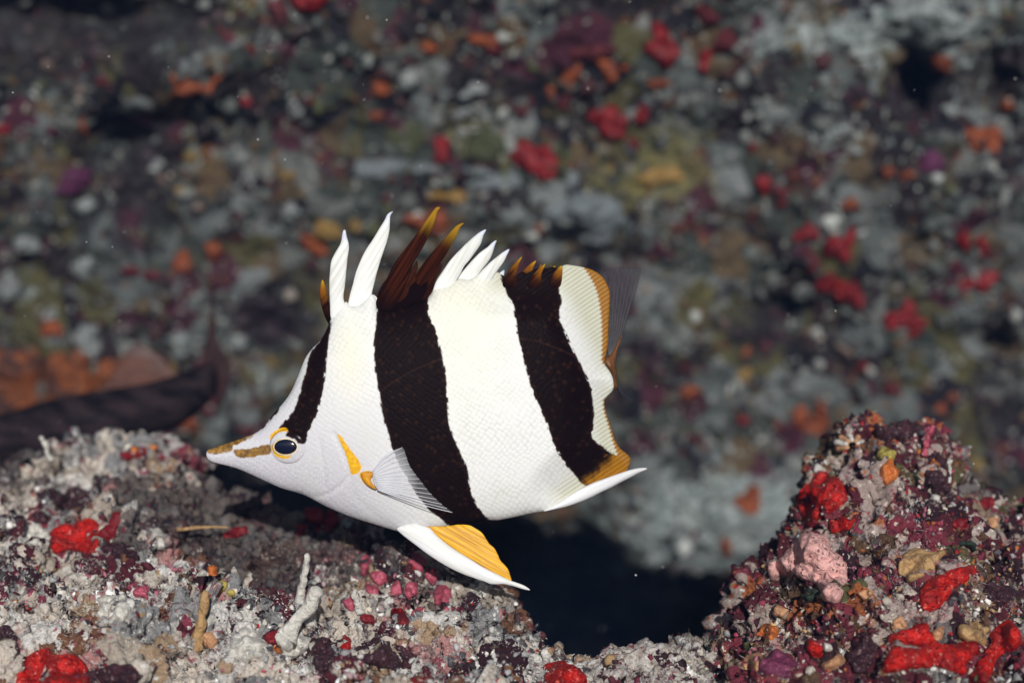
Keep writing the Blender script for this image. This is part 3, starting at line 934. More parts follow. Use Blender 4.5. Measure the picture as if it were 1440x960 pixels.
RIGHT = [
 ("pink_sponge", "pink", 9, "knobbly pale pink sponge on the outcrop's left shoulder", [(1081,793),(1097,785),(1114,764),(1131,744),(1147,749),(1164,755),(1169,772),(1187,785),(1192,810),(1187,835),(1177,848),(1160,844),(1147,824),(1127,815),(1102,811),(1085,818)], None),
 ("red_sponge", "red", 6, "large red patch on the outcrop's upper left face", [(1140,672),(1158,664),(1180,672),(1194,700),(1178,716),(1150,732),(1127,728),(1122,698)], G_RR),
 ("red_sponge", "red", 4, "small red spot at the right tip of the large upper left patch", blob(1178,688,9,10), G_RR),
 ("red_sponge", "red", 4, "bright red patch just above the pink sponge", blob(1181,737,20,12,-15), G_RR),
 ("red_sponge", "dred", 4, "small dark red patch left above the pink sponge", blob(1141,735,13,7), G_RR),
 ("orange_sponge", "org", 5, "bright orange tuft near the outcrop's summit", blob(1249,663,13,19), None),
 ("yellow_growth", "yel", 4, "yellow green lump right above the orange tuft", blob(1247,640,16,10,15), None),
 ("leafy_growth", "tan", 5, "tan leafy flap in the middle of the outcrop", [(1264,790),(1281,771),(1306,775),(1329,777),(1314,797),(1293,815),(1281,819),(1268,811)], None),
 ("red_sponge", "red", 6, "slanting bright red sponge right of the tan flap", [(1293,831),(1314,810),(1335,802),(1364,794),(1373,802),(1366,814),(1343,827),(1331,843),(1314,859),(1296,857)], G_RR),
 ("red_sponge", "red", 7, "largest bright red sponge near the bottom of the outcrop", [(1250,893),(1275,884),(1302,874),(1310,893),(1327,904),(1350,903),(1372,901),(1378,918),(1360,931),(1357,948),(1335,944),(1314,939),(1281,940),(1242,946),(1246,914)], G_RR),
 ("red_sponge", "red", 7, "branching bright red sponge at the bottom right edge", [(1393,889),(1414,871),(1431,880),(1438,902),(1422,915),(1403,928),(1394,953),(1377,967),(1360,957),(1377,928),(1392,906)], G_RR),
 ("red_sponge", "red", 5, "small bright red sponge beside a white dot low on the outcrop", blob(1145,912,13,16), G_RR),
 ("coral_lump", "wht", 4, "white dot beside the small bright red sponge", blob(1163,909,8,7), None),
 ("leafy_growth", "tan", 5, "brownish orange flap between the two biggest red sponges", blob(1368,889,23,15,20), None),
 ("orange_sponge", "peach", 4, "peach spot above the largest red sponge's middle", blob(1319,893,10,10), "peach crusts on the outcrop"),
 ("orange_sponge", "peach", 4, "peach spot on the outcrop's left flank under the pink sponge", blob(1097,859,10,11), "peach crusts on the outcrop"),
 ("orange_sponge", "org", 4, "rusty orange lump below the left flank's peach spot", blob(1081,889,16,11), None),
 ("orange_sponge", "peach", 4, "peach streak right below the small bright red sponge", blob(1175,932,20,9,-20), "peach crusts on the outcrop"),
 ("orange_sponge", "peach", 4, "peach patch left above the largest red sponge", blob(1265,876,12,10,-40), "peach crusts on the outcrop"),
 ("orange_sponge", "peach", 4, "peach lump at the outcrop's lower left foot", blob(1059,933,14,15), "peach crusts on the outcrop"),
 ("magenta_crust", "mag", 4, "magenta crust at the outcrop's foot beside the peach lump", blob(1096,935,28,19), None),
 ("pink_crust", "cora", 4, "pink tip on the very summit of the outcrop", blob(1306,603,12,7,20), None),
 ("yellow_growth", "peach", 3, "small tan yellow spot on the outcrop's right slope", blob(1396,736,7,10), None),
 ("red_sponge", "dred", 4, "dark red spot on the outcrop's right slope, upper of two", blob(1386,707,12,9), G_RR),
 ("red_sponge", "dred", 4, "dark red spot on the outcrop's right slope, lower of two", blob(1353,737,12,11), G_RR),
 ("coral_lump", "wht", 4, "cream lump right of the orange tuft", blob(1312,707,11,9), None),
 ("orange_sponge", "peach", 4, "small tan orange lump under the pink sponge's right end", blob(1218,835,12,8), "peach crusts on the outcrop"),
 ("maroon_algae", "mar", 4, "maroon algae hollow left of the largest red sponge", blob(1214,919,22,27,20), "maroon algae on the outcrop"),
 ("maroon_algae", "mar", 5, "dark maroon algae cap at the outcrop's summit", blob(1262,606,38,13,-8), "maroon algae on the outcrop"),
 ("maroon_algae", "mar", 4, "maroon algae band down the outcrop's right face", blob(1318,668,20,28,-20), "maroon algae on the outcrop"),
 ("maroon_algae", "mar", 4, "maroon algae patch right of the slanting red sponge", blob(1408,835,28,16,20), "maroon algae on the outcrop"),
 ("green_algae", "grn", 4, "dark green tuft tucked under the pink sponge", blob(1139,838,13,10), "green algae on the outcrop"),
 ("green_algae", "grn", 4, "dark green streak on the outcrop's right slope", blob(1362,765,15,8,10), "green algae on the outcrop"),
]
for rock, lst, st in (("left", LEFT, 2.4), ("right", RIGHT, 2.4)):
    for i, (nm, mt, th, lab, out, grp) in enumerate(lst):
        lump = .9 if mt in ("mar", "wht", "grn") else .5
        wob = 3.2 if mt in ("mar", "wht", "grn", "tan") else 2.8 if mt == 'cora' else 1.5
        o = crust(nm, rock, out, MATS[mt], th * (.00046 if mt in ('red', 'dred', 'cora') else .0006), st, i + 200, lump, wob, knob=.55 if mt == 'pink' else .16)
        if o: tag(o, lab, CAT[nm], grp)


def tube(path, rad, n=8, seed=0, rough=.25):
    P = np.asarray(path, float)
    m = len(P)
    T = np.gradient(P, axis=0)
    T /= np.linalg.norm(T, axis=1, keepdims=True) + 1e-12
    up = np.array([0.3, -1, 0.2])
    A = np.cross(T, up); A /= np.linalg.norm(A, axis=1, keepdims=True)
    B = np.cross(A, T)
    a = np.linspace(0, 2 * np.pi, n, endpoint=False)
    R = np.asarray(rad)[:, None]
    V = P[:, None] + (A[:, None] * np.cos(a)[None, :, None] + B[:, None] * np.sin(a)[None, :, None]) * R[..., None]
    V = V.reshape(-1, 3)
    if rough:
        s = np.repeat(np.asarray(rad), n)
        d = V - np.repeat(P, n, 0)
        V = V + d * (rough * fbm(V / (np.max(rad) * 1.2), 2, seed))[:, None]
    F = []
    for i in range(m - 1):
        for k in range(n):
            F.append((i * n + k, i * n + (k + 1) % n, (i + 1) * n + (k + 1) % n, (i + 1) * n + k))
    V = np.vstack([V, P[:1], P[-1:]])
    for k in range(n):
        F.append((m * n, (k + 1) % n, k, k))
        F.append((m * n + 1, (m - 1) * n + k, (m - 1) * n + (k + 1) % n, (m - 1) * n + (k + 1) % n))
    Q = [f for f in F if f[2] != f[3]]
    Tt = [(f[0], f[1], f[2]) for f in Q] + [(f[0], f[2], f[3]) for f in Q] + [f[:3] for f in F if f[2] == f[3]]
    return V, np.array(Tt, np.int32)


FINGER_ROUGH = .42


def finger(name, pts, r0, r1, mat, label, cat, rock='left', lift=.003, group=None, seed=0):
    """a coral finger or stalk: follows photo points, rooted in the rock at the first one"""
    h = hit(BV[rock], *pts[0])
    y0 = h[0][1] if h is not None else 0.02
    n = 26
    t = np.linspace(0, 1, n)
    P = np.array(pts, float)
    s = np.linspace(0, 1, len(P))
    px, py = np.interp(t, s, P[:, 0]), np.interp(t, s, P[:, 1])
    px = px + vnoise(np.c_[t * 3 + seed, 0 * t, 0 * t], 5) * r0 * .25
    y = y0 + .002 - lift * (0.4 + 1.2 * t)
    if h is not None:
        for k in range(n):
            q = hit(BV[rock], px[k], py[k])
            if q is not None: y[k] = min(y[k], q[0][1] - lift * .6) if q[0][1] > y0 - .02 else y[k]
    W = np.stack([world_pt(np.array([a]), np.array([b]), np.array([c]))[0] for a, b, c in zip(px, py, y)])
    rad = (r0 + (r1 - r0) * t) * MM
    rad[-1] *= .45
    V, F = tube(W, rad, 12, seed, FINGER_ROUGH)
    b = W[0]
    o = new_obj(name, V - b, F, mat)
    o.location = b
    return tag(o, label, cat, group)


G_F = "white coral fingers on the left ledge"
finger("coral_finger", [(420,850),(428,815),(433,778)], 7, 4.5, MATS['wht'], "upright white coral finger near the middle of the left ledge", "coral", group=G_F, seed=1)
finger("coral_finger", [(396,908),(420,872),(452,826)], 14, 8, MATS['wht'], "thick slanting white coral branch below the upright finger", "coral", group=G_F, seed=2)
finger("coral_finger", [(436,880),(440,855),(447,840)], 8, 6, MATS['wht'], "short white coral branch beside the thick slanting one", "coral", group=G_F, seed=3)
finger("coral_finger", [(276,910),(285,870),(290,830)], 8, 5, MATS['tan'], "tan white coral finger beside the peach lump", "coral", group=G_F, seed=4)
finger("coral_finger", [(509,862),(503,845),(497,829)], 5.5, 5, MATS['wht'], "stubby white tube standing in the pink cluster", "coral", group=G_F, seed=5)
finger("coral_finger", [(72,648),(66,632),(58,613)], 4.5, 2.8, MATS['wht'], "thin pale stalk sticking up from the left ledge crest", "coral", group=G_F, seed=6)
finger("needle", [(250,744),(285,741),(320,741)], 3.4, 1.4, MATS['tan'], "thin pale needle lying across the ledge below the snout", "shell fragment", seed=7)
finger("coral_finger", [(1335,678),(1336,662),(1334,648)], 2.6, 2.0, MATS['wht'], "thin pale stick upright on the outcrop's right face", "coral", 'right', seed=8)
finger("coral_finger", [(1300,640),(1306,612),(1313,598)], 4.5, 3.5, MATS['cora'], "pink nub leaning right at the outcrop's summit", "coral", 'right', seed=10)

# striped barnacle shell near the summit: a low ribbed cone
h = hit(BV['right'], 1193, 624)
barn = empty("barnacle", tuple(h[0]) if h else (0.1, 0.04, -0.03))
tag(barn, "small pale ribbed barnacle on the outcrop's upper left edge", "barnacle")
for k in range(7):
    a = math.pi * (-.15 + 1.3 * k / 6)
    p0 = np.array([.0044 * math.cos(a), -.0035, .0030 * math.sin(a)])
    p1 = np.array([.0015 * math.cos(a), -.0062, .0014 * math.sin(a)])
    V, F = tube(np.linspace(p0 + [0, .002, 0], p1, 6), np.linspace(.0011, .0006, 6), 7, k, .15)
    new_obj("shell_plate", V, F, MATS['wht' if k % 2 else 'peach'], barn)

# ------------------------------------------------------------------ loose growth and turf on the rock (nobody could count it)
ICO_V, ICO_F = None, None
def ico():
    t = (1 + 5 ** .5) / 2
    V = np.array([(-1, t, 0), (1, t, 0), (-1, -t, 0), (1, -t, 0), (0, -1, t), (0, 1, t), (0, -1, -t), (0, 1, -t), (t, 0, -1), (t, 0, 1), (-t, 0, -1), (-t, 0, 1)], float)
    F = np.array([(0, 11, 5), (0, 5, 1), (0, 1, 7), (0, 7, 10), (0, 10, 11), (1, 5, 9), (5, 11, 4), (11, 10, 2), (10, 7, 6), (7, 1, 8), (3, 9, 4), (3, 4, 2), (3, 2, 6), (3, 6, 8), (3, 8, 9), (4, 9, 5), (2, 4, 11), (6, 2, 10), (8, 6, 7), (9, 8, 1)])
    return V / np.linalg.norm(V[0]), F
ICO_V, ICO_F = ico()


def rand_rot(n):
    q = rng.normal(size=(n, 4)); q /= np.linalg.norm(q, axis=1, keepdims=True)
    w, x, y, z = q.T
    return np.stack([np.stack([1 - 2 * (y * y + z * z), 2 * (x * y - z * w), 2 * (x * z + y * w)], 1),
                     np.stack([2 * (x * y + z * w), 1 - 2 * (x * x + z * z), 2 * (y * z - x * w)], 1),
                     np.stack([2 * (x * z - y * w), 2 * (y * z + x * w), 1 - 2 * (x * x + y * y)], 1)], 1)


def pick(P, N, px0, px1, py0, py1, n, clump, seed, thr=-0.15):
    x, y = to_px(P)
    dens = fbm(P / clump, 2, seed)
    view = (np.array([0, -DIST, 0]) - P)
    view /= np.linalg.norm(view, axis=1, keepdims=True)
    m = (x > px0) & (x < px1) & (y > py0) & (y < py1) & (dens > thr) & ((N * view).sum(1) > -0.25)
    idx = np.where(m)[0]
    return rng.choice(idx, min(n, len(idx)), replace=False)


PAL_TURF_SHADE = [(3, (.020, .014, .018)), (2, (.045, .032, .034)), (1, (.09, .065, .055)), (.6, (.06, .012, .02)), (.5, (.25, .22, .19))]  # dark tones for grains and hairs inside the painted shade mask


def palette(P, pal, size, seed, jitter=.25, turf=None):
    """growths of one kind grow in colonies: the colour follows slow noise, with strays"""
    _, r = worley(P / size, seed)
    u = np.where(rng.random(len(P)) < .82, r, rng.random(len(P)))
    w = np.cumsum([p[0] for p in pal]); w = w / w[-1]
    k = np.searchsorted(w, u * .9999)
    c = np.array([p[1] for p in pal])[k]
    if turf is not None:                     # mask holds dark turf and painted shade; pieces there turn dark
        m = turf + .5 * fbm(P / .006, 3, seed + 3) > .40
        wt = np.cumsum([p[0] for p in PAL_TURF_SHADE]); kt = np.searchsorted(wt / wt[-1], rng.random(len(P)) * .9999)
        c = np.where(m[:, None], np.array([p[1] for p in PAL_TURF_SHADE])[kt], c)
    return np.clip(c * (1 + jitter * rng.normal(size=(len(P), 1))), .004, .75)


def lumps(name, P, N, r, cols, label, squash=.7, sink=.42):
    n = len(P)
    R = rand_rot(n)
    V = ICO_V[None] * (1 + .42 * rng.normal(size=(n, 12, 1)).clip(-1.6, 1.6))
    S = np.stack([1 + 0 * r, .55 + .6 * rng.random(n), squash * (.6 + .8 * rng.random(n))], 1)
    V = np.einsum('nij,nkj->nki', R, V * S[:, None]) * r[:, None, None]
    V = V + (P + N * (r * (1 - 2 * sink))[:, None])[:, None]
    F = (ICO_F[None] + 12 * np.arange(n)[:, None, None]).reshape(-1, 3)
    o = new_obj(name, V.reshape(-1, 3), F, M_tint, smooth=True, attrs={"tint": np.repeat(cols, 12, 0)})
    return tag(o, label, None, None, 'stuff')


def hairs(name, P, N, L, wdt, cols, label, bend=.4):
    """thin tapering filaments, three-sided, two joints"""
    n = len(P)
    D = N + .75 * rng.normal(size=(n, 3)); D /= np.linalg.norm(D, axis=1, keepdims=True)
    D2 = D + bend * rng.normal(size=(n, 3)); D2 /= np.linalg.norm(D2, axis=1, keepdims=True)
    A = np.cross(D, rng.normal(size=(n, 3))); A /= np.linalg.norm(A, axis=1, keepdims=True)
    B = np.cross(D, A)
    a = np.array([0, 2.1, 4.2])
    ring = A[:, None] * np.cos(a)[None, :, None] + B[:, None] * np.sin(a)[None, :, None]
    p0 = P - N * .0004
    p1 = p0 + D * (L * .55)[:, None]
    p2 = p1 + D2 * (L * .45)[:, None]
    V = np.concatenate([p0[:, None] + ring * wdt[:, None, None], p1[:, None] + ring * (wdt * .75)[:, None, None], p2[:, None]], 1)
    f = []
    for k in range(3):
        q = (k + 1) % 3
        f += [(k, q, 3 + q), (k, 3 + q, 3 + k), (3 + k, 3 + q, 6)]
    F = (np.array(f)[None] + 7 * np.arange(n)[:, None, None]).reshape(-1, 3)
    o = new_obj(name, V.reshape(-1, 3), F, M_tint, attrs={"tint": np.repeat(cols, 7, 0)})
    return tag(o, label, None, None, 'stuff')


PAL_L = [(5, WHT), (2, (.52, .46, .38)), (1.2, (.44, .30, .31)), (1.6, (.42, .39, .34)), (3, GRY), (1.6, DGR), (1.6, MAR), (1.0, DMR), (.8, BRN), (.7, ROS), (.6, PNK), (.7, TAN), (.25, ORG)]
PAL_R = [(2.2, MAR), (1.6, DMR), (1.4, (.36, .32, .27)), (1.2, GRY), (1.4, BRN), (.9, ROS), (.8, WHT), (.9, DGR), (.5, OLV), (.5, TAN), (.3, ORG), (.4, PNK)]
k = lambda c, f: tuple(x * f for x in c)
PAL_W = [(3, (.07, .078, .072)), (2.2, (.13, .138, .13)), (2.2, (.03, .03, .03)), (1, (.05, .018, .02)), (1, (.07, .05, .03)), (.7, (.05, .055, .025)), (.9, (.24, .25, .235)), (.12, (.13, .038, .018)), (.18, (.10, .006, .01)), (.3, (.13, .09, .03))]

P, N = lev_l[-1], N_l
i = pick(P, N, -60, 900, 560, 1010, 3600, .013, 61, .1)
lumps("reef_rubble", P[i], N[i], .00026 + .0013 * rng.random(len(i)) ** 4, palette(P[i], PAL_L, .010, 91, turf=turf_shade_l[i]), "fine rubble and turf grains coating the pale left ledge")
i = pick(P, N, -60, 900, 560, 1010, 34000, .010, 62, -.2)
hairs("algae_turf", P[i], N[i], .0006 + .0017 * rng.random(len(i)) ** 2, .00008 + .00009 * rng.random(len(i)), palette(P[i], PAL_L[:5] + [(1, MAR)], .011, 92, turf=turf_shade_l[i]), "fuzzy pale algae filaments on the left ledge")
P, N = lev_r[-1], N_r
i = pick(P, N, 800, 1500, 560, 1010, 2800, .012, 63, .15)
lumps("reef_rubble", P[i], N[i], .00026 + .0012 * rng.random(len(i)) ** 4, palette(P[i], PAL_R, .010, 93), "fine maroon and tan grains coating the right outcrop")
i = pick(P, N, 800, 1500, 560, 1010, 12000, .010, 64, .05)
hairs("algae_turf", P[i], N[i], .0009 + .0020 * rng.random(len(i)) ** 2, .00009 + .00010 * rng.random(len(i)), palette(P[i], PAL_R, .009, 94), "fuzzy maroon algae filaments on the right outcrop")
P, N = lev_w[-1], N_w
i = pick(P, N, -120, 1560, -80, 900, 2600, .04, 65, 0)
lumps("encrusting_growth", P[i], N[i], .0010 + .0040 * rng.random(len(i)) ** 2.6, palette(P[i], PAL_W, .02, 95, turf=turf_shade_w[i]), "blurred small encrusting lumps all over the back wall")

# ------------------------------------------------------------------ the banded fish
ELLIPSE = lambda cx, cy, rx, ry, n=40: [(cx + rx * math.cos(2 * math.pi * k / n), cy + ry * math.sin(2 * math.pi * k / n)) for k in range(n)]

BODY = [(290,638),(293,632),(307,627),(326,621),(348,613),(365,605),(376,592),(387,579),(401,563),(411,547),(420,526),(429,504),
        (439,490),(450,479),(458,466),(463,454),(468,443),(478,431),(487,424),(492,430),(505,429),(516,420),(524,414),(530,424),(532,434),
        (548,434),(560,433),(580,426),(602,418),(612,404),(628,402),(645,392),(660,393),(672,387),(686,388),(697,382),(706,386),(713,392),
        (722,391),(733,382),(741,384),(753,378),(764,378),(776,375),(784,377),(790,374),(796,372),(805,373),(812,374),(826,377),(838,382),(848,390),
        (855,402),(858,415),(857,436),(856,457),(855,482),(852,500),(850,511),(857,521),(862,532),(863,546),(857,554),(851,561),(850,568),
        (853,582),(860,603),(864,616),(872,630),(883,639),(887,646),(884,656),(880,664),(866,670),(849,678),(830,688),(812,697),(798,705),
        (775,716),(745,722),(732,725),(701,731),(684,731),(660,737),(641,739),(600,748),(575,750),(560,747),(520,735),(489,725),(457,711),
        (426,695),(395,686),(364,672),(332,658),(304,651),(293,646)]
DARKS = [
 # eye band
 [(458,460),(448,481),(440,491),(431,516),(426,538),(420,560),(409,582),(396,597),(391,602),(399,603),(405,607),(402,612),(412,616),(419,622),
  (428,622),(432,612),(436,600),(445,582),(454,547),(459,507),(464,469),(467,450)],
 # first body band
 [(529,445),(527,470),(526,500),(530,535),(536,569),(543,600),(553,633),(563,655),(573,672),(582,687),(592,702),(602,714),(618,727),(641,745),(668,745),
  (690,738),(684,727),(672,712),(662,688),(657,660),(645,630),(634,604),(630,573),(628,538),(622,502),(611,461),(602,440),(601,410),(590,400),(540,415),(531,425)],
 # second body band
 [(706,380),(709,403),(714,418),(722,428),(724,440),(726,457),(730,482),(740,518),(751,555),(759,573),(768,593),(777,620),(791,645),(808,668),(824,684),
  (846,692),(870,680),(880,655),(866,640),(845,626),(833,614),(834,598),(835,582),(834,562),(829,539),(818,516),(805,490),(794,465),(786,444),(787,432),(789,423),
  (787,410),(786,396),(788,380),(790,366),(750,366)],
 # dark ridge on the snout
 [(346,614),(356,609),(366,604),(378,592),(391,577),(388,570),(370,585),(345,604)],
]
GOLDS = [
 [(474,611),(479,612),(487,624),(496,636),(508,653),(505,663),(494,667),(490,651),(483,631)],
 [(506,665),(520,662),(525,667),(520,676),(528,687),(515,682),(508,674)],
 [(378.5,619),(380,612),(388,605),(397,601),(403,602),(405,606),(397,606.5),(390,609.5),(383,615)],
 [(381,627),(383,634),(388,641),(396,644.5),(404,644.5),(410,641),(403,641),(395,640),(389,637),(385,631),(383.5,624)],
]
BROWNS = [
 [(292,637),(293,631),(307,626),(326,620),(348,612),(362,605),(350,617),(334,624),(328,628),(327,634),(310,637)],
 [(328,633),(333,630),(350,631),(368,627),(379,625),(382,632),(379,639),(366,641),(350,643),(333,641)],
]
AMBERS = [
 [(821,374),(828,386),(838,405),(843,425),(846,450),(847,480),(847,510),(855,502),(858,480),(861,440),(862,410),(852,388),(838,378)],
 [(850,560),(849,575),(854,592),(858,606),(862,620),(866,632),(868,640),(862,644),(858,652),(848,664),(834,675),(826,682),(850,680),(885,668),(892,645),(880,632),(868,612),(857,580)],
]
# the soft fins: everything behind these base lines belongs to the fin, the rest to the body
DFIN_BASE = [(700,398),(730,402),(765,400),(792,402),(808,420),(820,446),(832,470),(842,492),(853,514),(900,500),(900,340),(700,340)]
AFIN_BASE = [(853,552),(846,572),(842,596),(845,616),(850,632),(846,650),(830,664),(808,678),(790,694),(800,720),(910,700),(910,552)]


def ymid(px):
    return (px - 560) * MM * 0.09 + np.where(px > 760, (np.maximum(px - 760, 0) / 100.0) ** 2 * .0030, 0)


def inflate_field(poly, cell=3.0, iters=2600):
    P = np.asarray(poly, float)
    lo = P.min(0) - 12
    nx, ny = ((np.ptp(P, axis=0) + 24) / cell).astype(int) + 1
    X, Y = np.meshgrid(lo[0] + cell * np.arange(nx), lo[1] + cell * np.arange(ny), indexing='ij')
    M = (poly_sd(poly, np.stack([X.ravel(), Y.ravel()], 1)) > -cell * .6).reshape(nx, ny)
    # coarse start for speed
    f = np.zeros((nx, ny))
    f[M] = 4000.0
    for _ in range(iters):
        g = 0.25 * (np.roll(f, 1, 0) + np.roll(f, -1, 0) + np.roll(f, 1, 1) + np.roll(f, -1, 1)) + 0.25 * cell * cell
        f = np.where(M, g, 0)

    def sample(Q):
        u = np.clip((Q[:, 0] - lo[0]) / cell, 0, nx - 1.001); v = np.clip((Q[:, 1] - lo[1]) / cell, 0, ny - 1.001)
        i, j = u.astype(int), v.astype(int); a, b = u - i, v - j
        return (f[i, j] * (1 - a) * (1 - b) + f[i + 1, j] * a * (1 - b) + f[i, j + 1] * (1 - a) * b + f[i + 1, j + 1] * a * b)
    return sample


outline = smooth_poly(BODY, 3)
Vb, Fb, db, edgeb = fill(outline, 2.5)
phi = inflate_field(resample(outline, 4))(Vb)
phi = phi * db / (db + 4.0)
T = 0.0098 * np.sqrt(phi / phi.max())
sdD, sdA = poly_sd(DFIN_BASE, Vb), poly_sd(AFIN_BASE, Vb)
fin_d = np.maximum(sdD, sdA)
thin = sstep(-55, 12, fin_d)                                  # the flanks thin out towards the soft fins
T = T * (1 - thin) + np.minimum(T, .00055) * thin
T[edgeb] = 0
# modelling of the head: gill cover edge, cheek, mouth line
def crease(pts, w, depth):
    A = np.asarray(pts, float)
    d = np.full(len(Vb), 1e9)
    for a, b in zip(A[:-1], A[1:]):
        e = b - a; t = np.clip(((Vb - a) @ e) / (e @ e), 0, 1)
        d = np.minimum(d, np.linalg.norm(Vb - a - t[:, None] * e, axis=1))
    return depth * np.exp(-(d / w) ** 2)
T = T - crease([(470,610),(480,632),(489,652),(491,668),(480,682),(462,694),(440,700)], 3.0, .00035) * (db > 4)
T = T - crease([(449,618),(453,645),(456,668),(457,685)], 3.0, .00022) * (db > 4)
T = T - crease([(293,639),(310,638.5),(327,637)], 1.8, .00022) * (db > 1)
T = T - crease([(560,747),(530,726),(505,705),(494,690),(492,670)], 4.0, .00012) * (db > 4)
yy = ymid(Vb[:, 0])
front = world_pt(Vb[:, 0], Vb[:, 1], yy - T)
back = world_pt(Vb[:, 0], Vb[:, 1], yy + T)


def marks(Q):
    m = lambda polys: np.max([poly_sd(smooth_poly(p, 3), Q) for p in polys], 0)
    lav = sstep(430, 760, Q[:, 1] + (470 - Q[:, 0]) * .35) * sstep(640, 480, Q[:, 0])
    warm = np.exp(-(((Q[:, 0] - 650) / 60) ** 2 + ((Q[:, 1] - 440) / 110) ** 2)) + np.exp(-(((Q[:, 0] - 492) / 24) ** 2 + ((Q[:, 1] - 500) / 60) ** 2))
    f = np.maximum(poly_sd(DFIN_BASE, Q), poly_sd(AFIN_BASE, Q))
    L = np.array([(492,590),(520,562),(548,540),(580,521),(622,503),(660,487),(712,476),(752,478),(790,492),(822,508),(850,520)], float)
    ld = np.full(len(Q), 1e9)
    for a, b in zip(L[:-1], L[1:]):
        e = b - a; tt = np.clip(((Q - a) @ e) / (e @ e), 0, 1)
        ld = np.minimum(ld, np.linalg.norm(Q - a - tt[:, None] * e, axis=1))
    return {"line": np.minimum(ld, 50), "dark": m(DARKS), "gold": m(GOLDS), "brown": m(BROWNS), "amber": m(AMBERS), "lav": lav, "warm": np.clip(warm, 0, 1), "fin": sstep(-28, 10, f)}


